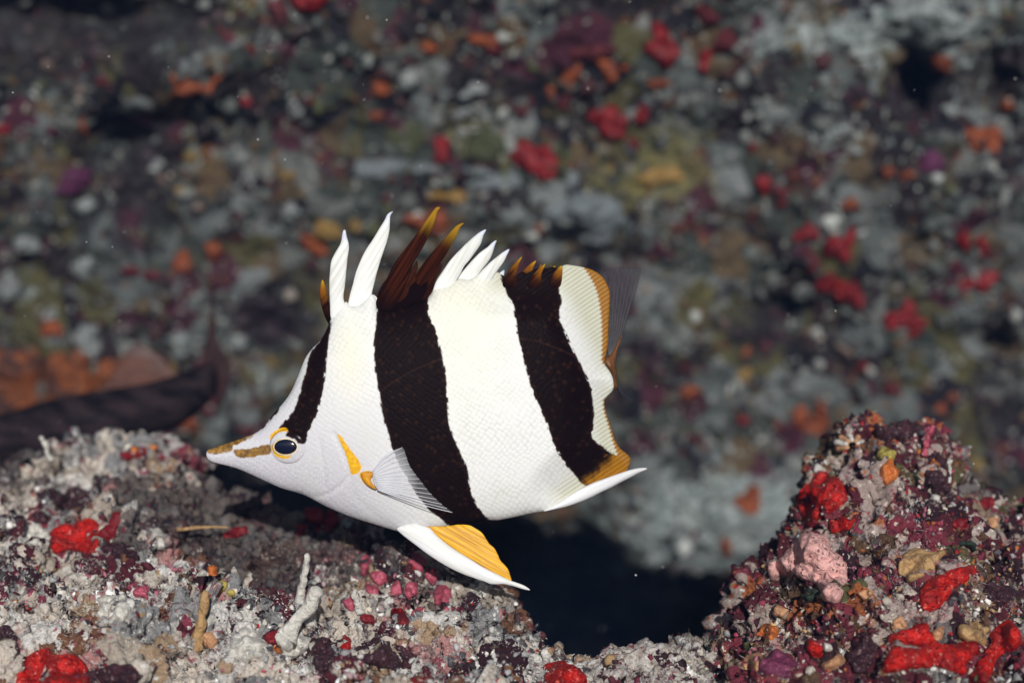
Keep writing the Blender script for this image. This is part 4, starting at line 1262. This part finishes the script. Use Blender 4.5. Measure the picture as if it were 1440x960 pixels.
def fish_material(name, rough=.55, scales=True, coat=0.0):
    t = NT(name)
    uv = t.n("UVMap", uv_map="UVMap").outputs[0]
    mp = t.n("Mapping")
    mp.inputs["Rotation"].default_value = (0, 0, math.radians(45 + 10))
    t.l(uv, mp.inputs["Vector"])
    wob = t.noise(uv, .012, 2)
    vec = t.vadd(mp.outputs[0], wob.outputs["Color"], 26.0)
    v = t.vor(vec, 1 / 6.6, 'F1', '2D', .32)
    sd = v.outputs["Distance"]
    sepc = t.n("SeparateColor"); t.l(v.outputs["Color"], sepc.inputs[0])
    nz = t.noise(uv, .16, 3, .6).outputs[0]
    jit = t.math('MULTIPLY_ADD', t.math('SUBTRACT', sepc.outputs[0], .5), 2.6, t.math('MULTIPLY', t.math('SUBTRACT', nz, .5), 1.6))
    dark = t.step(t.math('ADD', t.attr("dark"), jit), -1.5, 1.3)
    lav, warm, fin = t.attr("lav"), t.attr("warm"), t.attr("fin")
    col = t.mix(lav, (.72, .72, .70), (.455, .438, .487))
    col = t.mix(t.math('MULTIPLY', warm, .8), col, (.75, .73, .58))
    col = t.mix(t.math('MULTIPLY', fin, .85), col, (.42, .42, .30))
    # pearly flecks on the cheek
    fl = t.noise(uv, .30, 3, .7).outputs[0]
    col = t.mix(t.math('MULTIPLY', t.step(fl, .42, .66), t.math('MULTIPLY', lav, .55)), col, (.70, .69, .73))
    # scale edges
    big = t.noise(uv, .017, 3, .6).outputs[0]
    patchy = t.math('MULTIPLY', t.math('MULTIPLY_ADD', t.step(big, .34, .66), .6, .4), t.math('MULTIPLY_ADD', lav, -.75, 1.0))
    sc = t.math('MULTIPLY', t.math('MULTIPLY', t.step(sd, .36, .62), patchy), t.math('SUBTRACT', 1.0, fin))
    col = t.mix(t.math('MULTIPLY', t.step(t.noise(uv, .022, 4, .6).outputs[0], .45, .75), .35), col, (.62, .61, .55))
    col = t.mix(t.math('MULTIPLY', sc, t.math('MULTIPLY_ADD', lav, -.10, .34)), col, (.45, .44, .46))
    # fin rays in the soft fins
    mr = t.n("Mapping"); mr.inputs["Rotation"].default_value = (0, 0, math.radians(34))
    t.l(uv, mr.inputs["Vector"])
    sx = t.n("SeparateXYZ"); t.l(mr.outputs[0], sx.inputs[0])
    rays = t.math('SINE', t.math('MULTIPLY', sx.outputs[1], 2 * math.pi / 5.4))
    rayf = t.math('MULTIPLY', t.step(rays, .1, 1.0), fin)
    col = t.mix(t.math('MULTIPLY', rayf, .35), col, (.36, .35, .25))
    amb = t.mix(t.step(rays, -.6, 1.0), (.31, .135, .010), (.24, .095, .009))
    col = t.mix(t.step(t.math('ADD', t.attr("amber"), t.math('MULTIPLY', rays, 1.2)), -2.0, 1.5), col, amb)
    brn = t.mix(t.step(nz, .35, .65), (.30, .155, .020), (.12, .055, .012))
    col = t.mix(t.step(t.math('ADD', t.attr("brown"), jit), -1.5, 1.5), col, brn)
    dk = t.mix(t.math('MULTIPLY', t.step(sepc.outputs[1], .72, 1.0), t.step(sd, .6, .2)), (.0062, .0026, .0026), (.020, .008, .005))
    dk = t.mix(t.math('MULTIPLY', t.step(t.attr("dark"), 6.0, 0.0), .6), dk, (.022, .008, .006))
    dk = t.mix(t.step(t.math('ADD', t.attr("amber"), t.math('MULTIPLY', jit, 2.5)), -13.0, 5.0), dk, amb)
    col = t.mix(dark, col, dk)
    gd = t.mix(t.step(nz, .3, .7), (.80, .46, .010), (.64, .31, .008))
    col = t.mix(t.step(t.math('ADD', t.attr("gold"), t.math('MULTIPLY', jit, .3)), -1.0, 1.0), col, gd)
    ln = t.step(t.math('ADD', t.attr("line"), t.math('MULTIPLY', nz, .8)), 2.1, .7)
    col = t.mix(t.math('MULTIPLY', ln, .55), col, t.mix(dark, (.62, .60, .58), (.040, .017, .011)))
    t.l(col, t.b.inputs["Base Color"])
    t.b.inputs["Roughness"].default_value = rough
    t.l(t.math('MULTIPLY_ADD', dark, -.27, .30), t.b.inputs["Specular IOR Level"])
    t.l(t.math('MULTIPLY', t.math('SUBTRACT', 1.0, dark), coat), t.b.inputs["Coat Weight"])
    t.b.inputs["Coat Roughness"].default_value = .08
    if scales:
        h1 = t.math('MULTIPLY', t.math('MULTIPLY', t.math('SUBTRACT', 1.0, t.math('MULTIPLY', sd, 1.3)), t.math('MULTIPLY_ADD', patchy, .7, .3)), t.math('SUBTRACT', 1.0, fin))
        h = t.math('ADD', h1, t.math('MULTIPLY', t.math('MULTIPLY', rays, fin), -.55))
        h = t.math('ADD', h, t.math('MULTIPLY', fl, .25))
        t.l(t.bump(h, .34, .0004), t.b.inputs["Normal"])
    return t.m


M_fish = fish_material("banded_scales")
M_eye = fish_material("eye_white", .18, False, .6)

fish = empty("banded_fish", tuple(world_pt(np.array([600.]), np.array([600.]), np.array([0.]))[0]))
tag(fish, "black and white banded butterflyfish with raised dorsal spines swimming left", "fish")

allV, allF, used = closed_sheet(Vb, Fb, edgeb, front, back)
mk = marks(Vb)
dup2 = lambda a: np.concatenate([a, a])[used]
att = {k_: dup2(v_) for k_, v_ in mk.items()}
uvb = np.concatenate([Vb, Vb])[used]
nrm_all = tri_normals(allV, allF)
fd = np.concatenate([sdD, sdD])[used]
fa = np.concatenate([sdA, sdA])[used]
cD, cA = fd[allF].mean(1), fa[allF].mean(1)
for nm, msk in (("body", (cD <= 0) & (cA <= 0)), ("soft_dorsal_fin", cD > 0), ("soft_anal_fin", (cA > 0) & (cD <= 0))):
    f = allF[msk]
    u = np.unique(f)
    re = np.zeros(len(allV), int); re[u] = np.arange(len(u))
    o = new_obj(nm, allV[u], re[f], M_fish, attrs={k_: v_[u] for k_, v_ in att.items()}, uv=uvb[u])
    o.data.normals_split_custom_set_from_vertices([Vector(x) for x in nrm_all[u].tolist()])
    child_at(o, fish)
    if nm == "soft_dorsal_fin": o["label"] = "cream soft dorsal fin with amber rear margin"
body_bvh = BVHTree.FromPolygons([Vector(x) for x in allV.tolist()], allF.tolist())
BV['fish'] = body_bvh


def plain(name, c1, c2, rough=.5, scale=.05, alpha=1.0, sss=0, bump=.0002, stretch=None, attr_mix=None, spec=.35):
    """fin tissue: two tones running along the fin, relief, optional see-through membrane"""
    t = NT(name)
    uv = t.n("UVMap", uv_map="UVMap").outputs[0]
    mp = t.n("Mapping", vector_type='TEXTURE')
    if stretch:
        mp.inputs["Rotation"].default_value = (0, 0, -math.radians(stretch[0]))
        mp.inputs["Scale"].default_value = (1 / stretch[1], 1 / stretch[2], 1)
    t.l(uv, mp.inputs["Vector"])
    n = t.noise(mp.outputs[0], scale, 4, .6).outputs[0]
    col = t.mix(t.step(n, .36, .64), c1, c2)
    if attr_mix:
        for an, a, b, c in attr_mix:
            col = t.mix(t.step(t.math('ADD', t.attr(an), t.math('MULTIPLY', t.math('SUBTRACT', n, .5), (b - a) * .6)), a, b), col, c)
    t.l(col, t.b.inputs["Base Color"])
    t.b.inputs["Roughness"].default_value = rough
    t.b.inputs["Alpha"].default_value = alpha
    t.b.inputs["Specular IOR Level"].default_value = spec
    if sss:
        t.b.inputs["Subsurface Weight"].default_value = sss
        t.b.inputs["Subsurface Radius"].default_value = (.002, .0015, .001)
        t.b.inputs["Subsurface Scale"].default_value = .5
    t.l(t.bump(n, .5, bump), t.b.inputs["Normal"])
    return t.m


def fin_sheet(name, outline, y_fn, half, mat, parent=None, step=2.5, extra=None, root=None, smooth=3):
    O = smooth_poly(outline, smooth) if smooth else np.asarray(outline, float)
    V, F, d, e = fill(O, step)
    R = max(d.max() * .9, 1e-6)
    Tt = half * np.sqrt(1 - (1 - np.clip(d / R, 0, 1)) ** 2)
    y = y_fn(V)
    fr, bk = world_pt(V[:, 0], V[:, 1], y - Tt), world_pt(V[:, 0], V[:, 1], y + Tt)
    bk[e] = fr[e]
    vv, ff, us = closed_sheet(V, F, e, fr, bk)
    at = {k_: np.concatenate([f_(V)] * 2)[us] for k_, f_ in (extra or {}).items()}
    o = new_obj(name, vv, ff, mat, attrs=at, uv=np.concatenate([V, V])[us])
    if root is not None: child_at(o, root)
    if parent is not None:
        o.parent = parent
    return o


# dorsal spines
M_wspine = plain("white_spine", (.72, .72, .70), (.58, .58, .54), .45, .09, stretch=(60, .12, 2.4), bump=.0005, attr_mix=[("tip", .42, .05, (.71, .71, .70)), ("tip", .80, 1.0, (.54, .58, .70))])
M_dspine = plain("brown_spine", (.008, .003, .002), (.050, .011, .004), .9, .08, stretch=(58, .1, 2.6), bump=.0004, spec=0.0, attr_mix=[("tip", .30, .02, (.0062, .0026, .0026)), ("tip", .72, .95, (.30, .16, .012))])
M_aspine = plain("amber_spine", (.012, .004, .003), (.060, .018, .005), .9, .08, stretch=(45, .1, 2.4), spec=0.0, attr_mix=[("tip", .62, .20, (.0062, .0026, .0026)), ("tip", .50, .85, (.22, .080, .008)), ("tip", .80, 1.0, (.42, .24, .015))])
SPINES = [
 ("first short amber spine", M_aspine, [(467,462),(459,450),(454,437),(450,420),(450,406),(453,393),(457,400),(460,412),(464,432),(468,450)]),
 ("first white spine with curled tip", M_wspine, [(466,450),(464,428),(463,400),(464,380),(466,366),(472,354),(479,342),(481,330),(483,323.5),(486,324),(488,334),(491,346),(489,362),(487,381),(485,402),(483,420),(489,440),(480,452)]),
 ("tallest white spine", M_wspine, [(488,446),(489,430),(492,414),(496,400),(500,384),(507,366),(514,352),(524,337),(533,322),(541,309),(545,301),(553,297),(549,304),(548,322),(545,337),(540,352),(534,370),(530,384),(526,400),(523,414),(524,432),(512,448)]),
 ("tallest dark brown spine with golden tip", M_dspine, [(526,444),(530,420),(538,403),(547,385),(553,373),(562,360),(572,347),(582,334),(592,320),(602,306),(611,294),(615,291),(619.5,292),(615,298),(612,310),(606,326),(598,342),(590,356),(581,371),(576,386),(569,404),(561,420),(552,436),(540,446)]),
 ("second dark brown spine with golden tip", M_dspine, [(550,446),(554,436),(563,420),(574,400),(585,384),(597,368),(611,351),(625,336),(639,320),(646,315),(653,313.5),(647,320),(642,332),(634,346),(626,360),(617,374),(611,392),(610,412),(602,430),(585,444)]),
 ("first of the slanted white spines", M_wspine, [(606,424),(609,408),(613,396),(622,382),(633,366),(645,353),(658,340),(671,329),(677,325),(684,322.5),(680,331),(676,343),(668,355),(660,366),(653,374),(648,384),(641,396),(634,412),(620,426)]),
 ("second of the slanted white spines", M_wspine, [(622,424),(630,408),(640,394),(651,381),(663,367),(675,355),(686,347),(692,341),(698.5,337.5),(696,345),(692,358),(686,369),(677,380),(670,391),(664,402),(656,418),(640,426)]),
 ("third of the slanted white spines", M_wspine, [(646,424),(654,408),(664,396),(675,383),(688,370),(700,360),(708,354),(716.5,350),(713,359),(708,369),(702,377),(696,386),(690,396),(684,412),(665,426)]),
 ("shortest slanted white spine", M_wspine, [(670,424),(678,410),(688,398),(699,387),(706,381),(709.5,380),(708,390),(704,400),(698,416)]),
 ("first jagged brown spine of the rear band", M_aspine, [(704,416),(707,398),(712,385),(721,373),(734,360.5),(731,369),(728,378),(726,388),(728,402),(724,416)]),
 ("second jagged brown spine of the rear band", M_aspine, [(718,416),(722,400),(731,386),(742,374),(754,366),(751,374),(748,384),(747,396),(744,416)]),
 ("third jagged brown spine of the rear band", M_aspine, [(738,416),(743,396),(753,382),(767,370.5),(764,379),(761,388),(762,400),(758,416)]),
 ("fourth jagged brown spine of the rear band", M_aspine, [(754,416),(759,394),(769,381),(781,373.5),(778,382),(776,391),(777,404),(772,416)]),
 ("last short brown spine of the rear band", M_aspine, [(770,414),(775,392),(782,380),(790,373),(791,384),(789,400),(784,414)]),
]
for i, (lab, mt, pts) in enumerate(SPINES):
    A = np.array(pts, float)
    top = A[np.argmin(A[:, 1])]
    botm = A[np.argmax(A[:, 1])]
    ax = top - botm
    off = (-.0007 if i % 2 else .0003)
    o = fin_sheet("dorsal_spine", pts, lambda V, off=off, botm=botm: ymid(V[:, 0]) + off + .00001 * (botm[1] - V[:, 1]) * (1 if off > 0 else -1) * .6,
                  (.00040 if mt is M_aspine and i else .00042 if mt is M_dspine else .00052), mt, root=fish, step=2.0, extra={"tip": lambda V, ax=ax, botm=botm: np.clip(((V - botm) @ ax) / (ax @ ax), 0, 1)})
    o["label"] = lab
# dark and white webs between the spines
M_webb = plain("brown_clear_web", (.020, .006, .004), (.060, .016, .006), .8, .09, alpha=.72, stretch=(58, .1, 2.6), spec=0.0)
for lab, mt, pts in (("ragged brown membrane in front of the tallest brown spine", M_webb, [(529,440),(530,418),(536,402),(545,390),(551,378),(558,369),(565,362),(563,372),(558,380),(557,392),(550,402),(549,414),(542,428)]),
                     ("ragged brown membrane behind the tallest brown spine", M_webb, [(552,430),(562,408),(572,392),(580,376),(586,366),(588,376),(584,386),(586,394),(578,404),(576,414),(566,428)]),
                     ("ragged brown membrane behind the second brown spine", M_webb, [(585,428),(596,406),(606,390),(614,378),(621,370),(620,382),(614,390),(614,400),(609,410),(606,426)]),
                     ("grey white membrane under the slanted white spines", M_wspine, [(640,412),(648,398),(656,388),(662,382),(664,386),(660,394),(664,398),(656,408),(652,416)]),
                     ("grey white membrane between the last white spines", M_wspine, [(664,412),(672,398),(681,388),(688,382),(689,388),(684,396),(687,400),(680,412)]),
                     ("small ragged brown membrane in the rear fringe", M_aspine, [(726,414),(731,396),(737,384),(744,373),(744,384),(741,396),(740,414)]),
                     ("middle ragged brown membrane in the rear fringe", M_aspine, [(744,414),(750,392),(756,380),(761,371),(761,382),(758,394),(758,414)]),
                     ("last ragged brown membrane in the rear fringe", M_aspine, [(760,414),(766,392),(771,381),(775,373),(776,384),(774,396),(774,414)]),
                     ("brown web between the dark spines", M_dspine, [(530,446),(532,428),(538,416),(548,412),(557,404),(566,408),(574,398),(584,396),(590,402),(600,396),(609,398),(610,414),(604,440),(570,446)]),
                     ("white web behind the tallest white spine", M_wspine, [(505,446),(512,425),(520,415),(527,415),(532,424),(530,446)])):
    o = fin_sheet("fin_web", pts, lambda V: ymid(V[:, 0]) + .0002, .0004, mt, root=fish, step=2.2, smooth=3, extra={"tip": (lambda V: 0 * V[:, 0]) if mt in (M_dspine, M_wspine) else (lambda V: np.clip((412 - V[:, 1]) / 45, 0, 1))})
    o["label"] = lab

# anal spine
M_white = plain("white_fin", (.74, .74, .76), (.63, .63, .63), .45, .08, stretch=(23, .1, 2.4), bump=.0004)
M_pwhite = plain("white_pelvic_spine", (.74, .74, .76), (.63, .62, .58), .45, .08, stretch=(-32, .1, 2.4), bump=.0004)
o = fin_sheet("anal_spine", [(762,719),(780,716),(797,712),(813,706.5),(829,700),(845,692),(860,685),(873,678),(885,672),(898,665),(911,658.5),(900,657.5),(887,660),(870,665.5),(850,672.5),(835,678),(820,685),(808,692),(797,699),(780,710)],
              lambda V: ymid(V[:, 0]) - .0012, .0011, M_white, root=fish, step=2.0)
o["label"] = "long white spine along the anal fin"

# pelvic fins: near one in view, far one mostly hidden behind it
M_yel = plain("yellow_membrane", (.80, .44, .008), (.50, .22, .006), .45, .10, stretch=(-30, .07, 2.4), bump=.0009)
pelv = fin_sheet("pelvic_fin", [(592,738),(600,740),(629,739),(645,737),(660,738),(668,742),(677,748),(683,756),(688,764),(695,770),(700,779),(704,788),(710,794),(715,801),(718,810),(719,817),(706,810),(690,803),(670,791),(650,779),(625,762),(608,748)],
                 lambda V: -.0026 - (V[:, 1] - 738) * .00002, .0004, M_yel, root=fish, step=2.2)
o = fin_sheet("spine", [(558,742),(565,751),(575,759),(587,768),(600,778),(615,788),(632,798),(649,806),(665,812),(680,817),(691,821),(703,821),(709,821),(722,824),(735,828),(746,829.5),(738,823),(728,819),(719,816),(710,812),(700,807),(680,797),(667,789),(654,781),(638,771),(623,760),(612,750),(602,741),(580,736)],
              lambda V: -.0032 - (V[:, 1] - 738) * .00002, .0010, M_pwhite, root=None, parent=pelv, step=2.0)
o["label"] = "white leading spine of the pelvic fin"
far = fin_sheet("pelvic_fin", [(590,738),(610,737),(636,737),(655,748),(668,762),(684,782),(695,800),(690,803),(660,786),(628,765)],
                lambda V: .0040 + (V[:, 1] - 738) * .00002, .0004, M_yel, root=fish, step=3)
far["label"] = "far side pelvic fin behind the near one"

# tail, turned away from the viewer, thin and see-through
M_tail = plain("smoky_tail_membrane", (.016, .017, .026), (.038, .038, .050), .6, .08, alpha=.38, stretch=(-75, .1, 2.0))
M_tailbase = plain("brown_tail_base", (.15, .055, .012), (.075, .030, .010), .5, .08, stretch=(-70, .3, 1.6))
ty = lambda V: ymid(np.minimum(V[:, 0], 862)) + .003 + np.hypot(V[:, 0] - 858, V[:, 1] - 515) * .00009
tail = fin_sheet("tail_fin", [(853,512),(848,500),(843,470),(841,430),(841,395),(848,382),(865,376),(885,376),(901,377),(899,392),(893,416),(887,436),(879,458),(873,472),(869,486),(866,500),(867,520),(872,538),(879,550),(886,564),(880,561),(873,554),(866,545),(860,530)],
                 ty, .00035, M_tail, root=fish, step=2.6)
o = fin_sheet("tail_base", [(848,508),(852,503),(860,497),(866,486),(872,474),(875,469),(874,476),(869,490),(866,503),(865,515),(867,530),(868,545),(862,547),(861,532),(855,518)],
              lambda V: ty(V) - .0016, .0009, M_tailbase, parent=tail, step=2.0)
M_ray = plain("dark_tail_ray", (.06, .055, .06), (.08, .07, .07), .5)
for k in range(9):
    f = k / 8
    a = np.array([858 + 6 * f, 506 - 6 * f]); b = np.array([846 + 52 * f, 380 - 1.5 * math.sin(f * 3)])
    m = (a + b) / 2 + np.array([-6 + 8 * f, 0])
    t_ = np.linspace(0, 1, 12)[:, None]
    q = (1 - t_) ** 2 * a + 2 * t_ * (1 - t_) * m + t_ ** 2 * b
    V, F = tube(world_pt(q[:, 0], q[:, 1], ty(q) - .0004), np.linspace(.00022, .00010, 12), 5, 0, 0)
    o = new_obj("tail_ray", V, F, M_ray, tail, uv=np.zeros((len(V), 2)))

# pectoral fin: clear membrane with white rays
root_a, root_b = np.array([523., 663.]), np.array([531., 688.])
EDGE = np.array([(566,629),(571,640),(576,654),(584,666),(592,676),(601,688),(612,700),(624,711),(636,720)], float)
hb = hit(body_bvh, 527, 675)
y_root = hb[0][1] - .0006 if hb else -.009


def py_(V):
    r = np.hypot(V[:, 0] - 527, V[:, 1] - 675)
    return y_root - r * .000020 - .0003


M_pect = plain("clear_pectoral_membrane", (.72, .72, .76), (.80, .80, .84), .35, .08, alpha=.17)
PT = M_pect.node_tree
_a = PT.nodes.new("ShaderNodeAttribute"); _a.attribute_name = "reach"
_m = PT.nodes.new("ShaderNodeMapRange"); _m.inputs[1].default_value = 8; _m.inputs[2].default_value = 62; _m.inputs[3].default_value = .62; _m.inputs[4].default_value = .05
PT.links.new(_a.outputs["Fac"], _m.inputs[0]); PT.links.new(_m.outputs[0], PT.nodes["Principled BSDF"].inputs["Alpha"])
pect = fin_sheet("pectoral_fin", [(523,664),(529,655),(537,644),(548,635),(566,629),(571,640),(576,654),(584,666),(592,676),(601,688),(612,700),(624,711),(636,720),(622,716),(606,709),(590,702),(570,697),(550,694),(531,689)],
                 py_, .00012, M_pect, root=fish, step=2.6, extra={"reach": lambda V: np.hypot(V[:, 0] - 526, V[:, 1] - 676)})
M_pray = plain("white_fin_ray", (.80, .80, .84), (.70, .70, .76), .4, alpha=.55)
NR = 14
for k in range(NR):
    f = k / (NR - 1)
    a = root_a + (root_b - root_a) * f
    e = np.array([np.interp(f * 8, range(9), EDGE[:, 0]), np.interp(f * 8, range(9), EDGE[:, 1])])
    mid = (a + e) / 2 + np.array([-7 * (1 - f) + 2 * f, -7 + 13 * f]) * .8
    t_ = np.linspace(0, 1, 14)[:, None]
    q = (1 - t_) ** 2 * a + 2 * t_ * (1 - t_) * mid + t_ ** 2 * e
    rad = np.linspace(.00019, .00008, 14) * (1.25 if k in (0, NR - 1) else 1)
    V, F = tube(world_pt(q[:, 0], q[:, 1], py_(q) - .0002), rad, 5, 0, 0)
    new_obj("fin_ray", V, F, M_pray, pect, uv=np.zeros((len(V), 2)))
pb = fin_sheet("fin_root", [(507,665),(518,662),(526,666),(521,675),(530,688),(519,684),(511,676)], lambda V: 0 * V[:, 0] + y_root - .0002, .0009,
               plain("golden_fin_root", (.66, .30, .008), (.50, .20, .006), .5, .1), parent=pect, step=2)

# eye
def dome(name, cx, cy, rx, ry, h, lift, mat, parent=None, root=None, attrs=None, rings=14, segs=48):
    c = hit(body_bvh, cx, cy)[0][1]
    e = 10
    gx_ = (hit(body_bvh, cx + 30, cy)[0][1] - hit(body_bvh, cx - 24, cy)[0][1]) / 54 * .8
    gy_ = (hit(body_bvh, cx, cy + 26)[0][1] - hit(body_bvh, cx, cy - 20)[0][1]) / 46 * .8
    pts = [(0., 0.)]
    for r in range(1, rings + 1):
        for s in range(segs):
            a = 2 * math.pi * s / segs
            pts.append((r / rings * math.cos(a), r / rings * math.sin(a)))
    Q = np.array(pts)
    px, py = cx + Q[:, 0] * rx, cy + Q[:, 1] * ry
    y = c + gx_ * (px - cx) + gy_ * (py - cy) + .0006 - lift - h * np.sqrt(np.clip(1 - (Q ** 2).sum(1), 0, 1))
    V = world_pt(px, py, y)
    F = []
    for s in range(segs):
        F.append((0, 1 + (s + 1) % segs, 1 + s))
    for r in range(rings - 1):
        o0, o1 = 1 + r * segs, 1 + (r + 1) * segs
        for s in range(segs):
            q = (s + 1) % segs
            F += [(o0 + s, o0 + q, o1 + q), (o0 + s, o1 + q, o1 + s)]
    # closing cap behind
    V = np.vstack([V, V[0] * 0 + [V[0, 0], V[0, 1] + h + lift, V[0, 2]]])
    o0 = 1 + (rings - 1) * segs
    for s in range(segs):
        F.append((len(V) - 1, o0 + s, o0 + (s + 1) % segs))
    QQ = np.vstack([np.stack([px, py], 1), [[cx, cy]]])
    o = new_obj(name, V, F, mat, parent, attrs=marks(QQ) if attrs else None, uv=QQ)
    if root is not None: child_at(o, root)
    return o


eye = dome("eye", 405.5, 627.5, 27, 24.8, .0013, .0001, M_eye, root=fish, attrs=True)
eye["label"] = "round eye with silver white and golden surround"
M_iris = plain("golden_iris", (.78, .55, .22), (.85, .72, .45), .25, .2)
M_pup = NT("pupil_blue_black")
M_pup.b.inputs["Base Color"].default_value = (.004, .006, .022, 1)
M_pup.b.inputs["Roughness"].default_value = .12
M_pup.b.inputs["Coat Weight"].default_value = .3
M_pup.b.inputs["Coat Roughness"].default_value = .04
dome("iris", 401.3, 628.2, 18.3, 12.7, .0006, .0011, M_iris, parent=eye)
dome("pupil", 401.5, 628.0, 16.4, 11.0, .0008, .0013, M_pup.m, parent=eye)

# ------------------------------------------------------------------ the dark fish behind the left ledge
M_df = plain("dark_purple_scales", (.006, .005, .007), (.028, .019, .021), .8, .035, stretch=(-12, .6, 1.5), spec=.03)
M_dff = plain("dark_red_fin", (.075, .028, .022), (.11, .045, .03), .5, .06, alpha=.42)
M_dtail = plain("dark_purple_tail", (.030, .014, .016), (.045, .020, .021), .7, .06, alpha=.58, spec=.05)
dfish = empty("dark_fish", tuple(world_pt(np.array([150.]), np.array([575.]), np.array([.19]))[0]))
tag(dfish, "blurred blackish fish resting behind the pale left ledge", "fish")
DB = [(-150,612),(-60,590),(0,582),(60,564),(130,550),(200,540),(250,526),(280,514),(298,508),(306,528),(302,548),(290,570),(250,600),(180,628),(100,648),(0,662),(-80,676),(-150,676)]
O = smooth_poly(DB, 3)
V, F, d, e = fill(O, 6)
Tt = .013 * np.sqrt(1 - (1 - np.clip(d / 52, 0, 1)) ** 2)
y = .185 + (V[:, 0] - 100) * -.00004
fr, bk = world_pt(V[:, 0], V[:, 1], y - Tt), world_pt(V[:, 0], V[:, 1], y + Tt)
vv, ff, us = closed_sheet(V, F, e, fr, bk)
child_at(new_obj("body", vv, ff, M_df, uv=np.concatenate([V, V])[us]), dfish)
dy = lambda V: .183 + 0 * V[:, 0]
fin_sheet("tail_fin", [(278,520),(286,500),(292,470),(295,435),(299,405),(302,435),(305,470),(313,492),(326,512),(322,535),(318,558),(308,572),(300,555),(288,548)], dy, .0012, M_dtail, root=dfish, step=5)
fin_sheet("dorsal_fin", [(100,566),(140,545),(165,515),(180,490),(200,484),(225,500),(240,520),(262,528),(200,550)], dy, .0008, M_dff, root=dfish, step=5)
fin_sheet("stripe", [(90,592),(150,582),(200,570),(212,566),(180,580),(120,592)], lambda V: .1715 + 0 * V[:, 0], .0012,
          plain("black_stripe", (.008, .006, .010), (.012, .009, .014), .5), root=dfish, step=5)

# ------------------------------------------------------------------ drifting particles
n = 340
px, py = rng.random(n) * 1500 - 30, rng.random(n) * 1000 - 20
y = .012 + .22 * rng.random(n)
P = world_pt(px, py, y)
r = (.00010 + .00022 * rng.random(n) ** 3)
V = (ICO_V[None] * r[:, None, None] + P[:, None]).reshape(-1, 3)
F = (ICO_F[None] + 12 * np.arange(n)[:, None, None]).reshape(-1, 3)
snow = new_obj("drifting_specks", V, F, M_tint, attrs={"tint": np.full((n * 12, 3), .62)})
tag(snow, "tiny pale specks drifting in the water", None, None, 'stuff')

# ------------------------------------------------------------------ the water between camera and reef
bxv = np.array([(x, y, z) for x in (-31, 31) for y in (-31, 31) for z in (-1.5, .75)], float)
bxf = np.array([(0, 1, 3, 2), (4, 6, 7, 5), (0, 4, 5, 1), (2, 3, 7, 6), (0, 2, 6, 4), (1, 5, 7, 3)])
hz = NT("sea_water_haze")
hz.t.nodes.remove(hz.b)
vol = hz.n("VolumePrincipled")
vol.inputs["Color"].default_value = (.22, .42, .95, 1)
vol.inputs["Density"].default_value = .036
hz.t.links.new(vol.outputs[0], hz.t.nodes["Material Output"].inputs["Volume"])
haze = new_obj("haze", bxv, bxf, hz.m, smooth=False)
tag(haze, "clear blue sea water filling the whole scene", None, None, 'stuff')
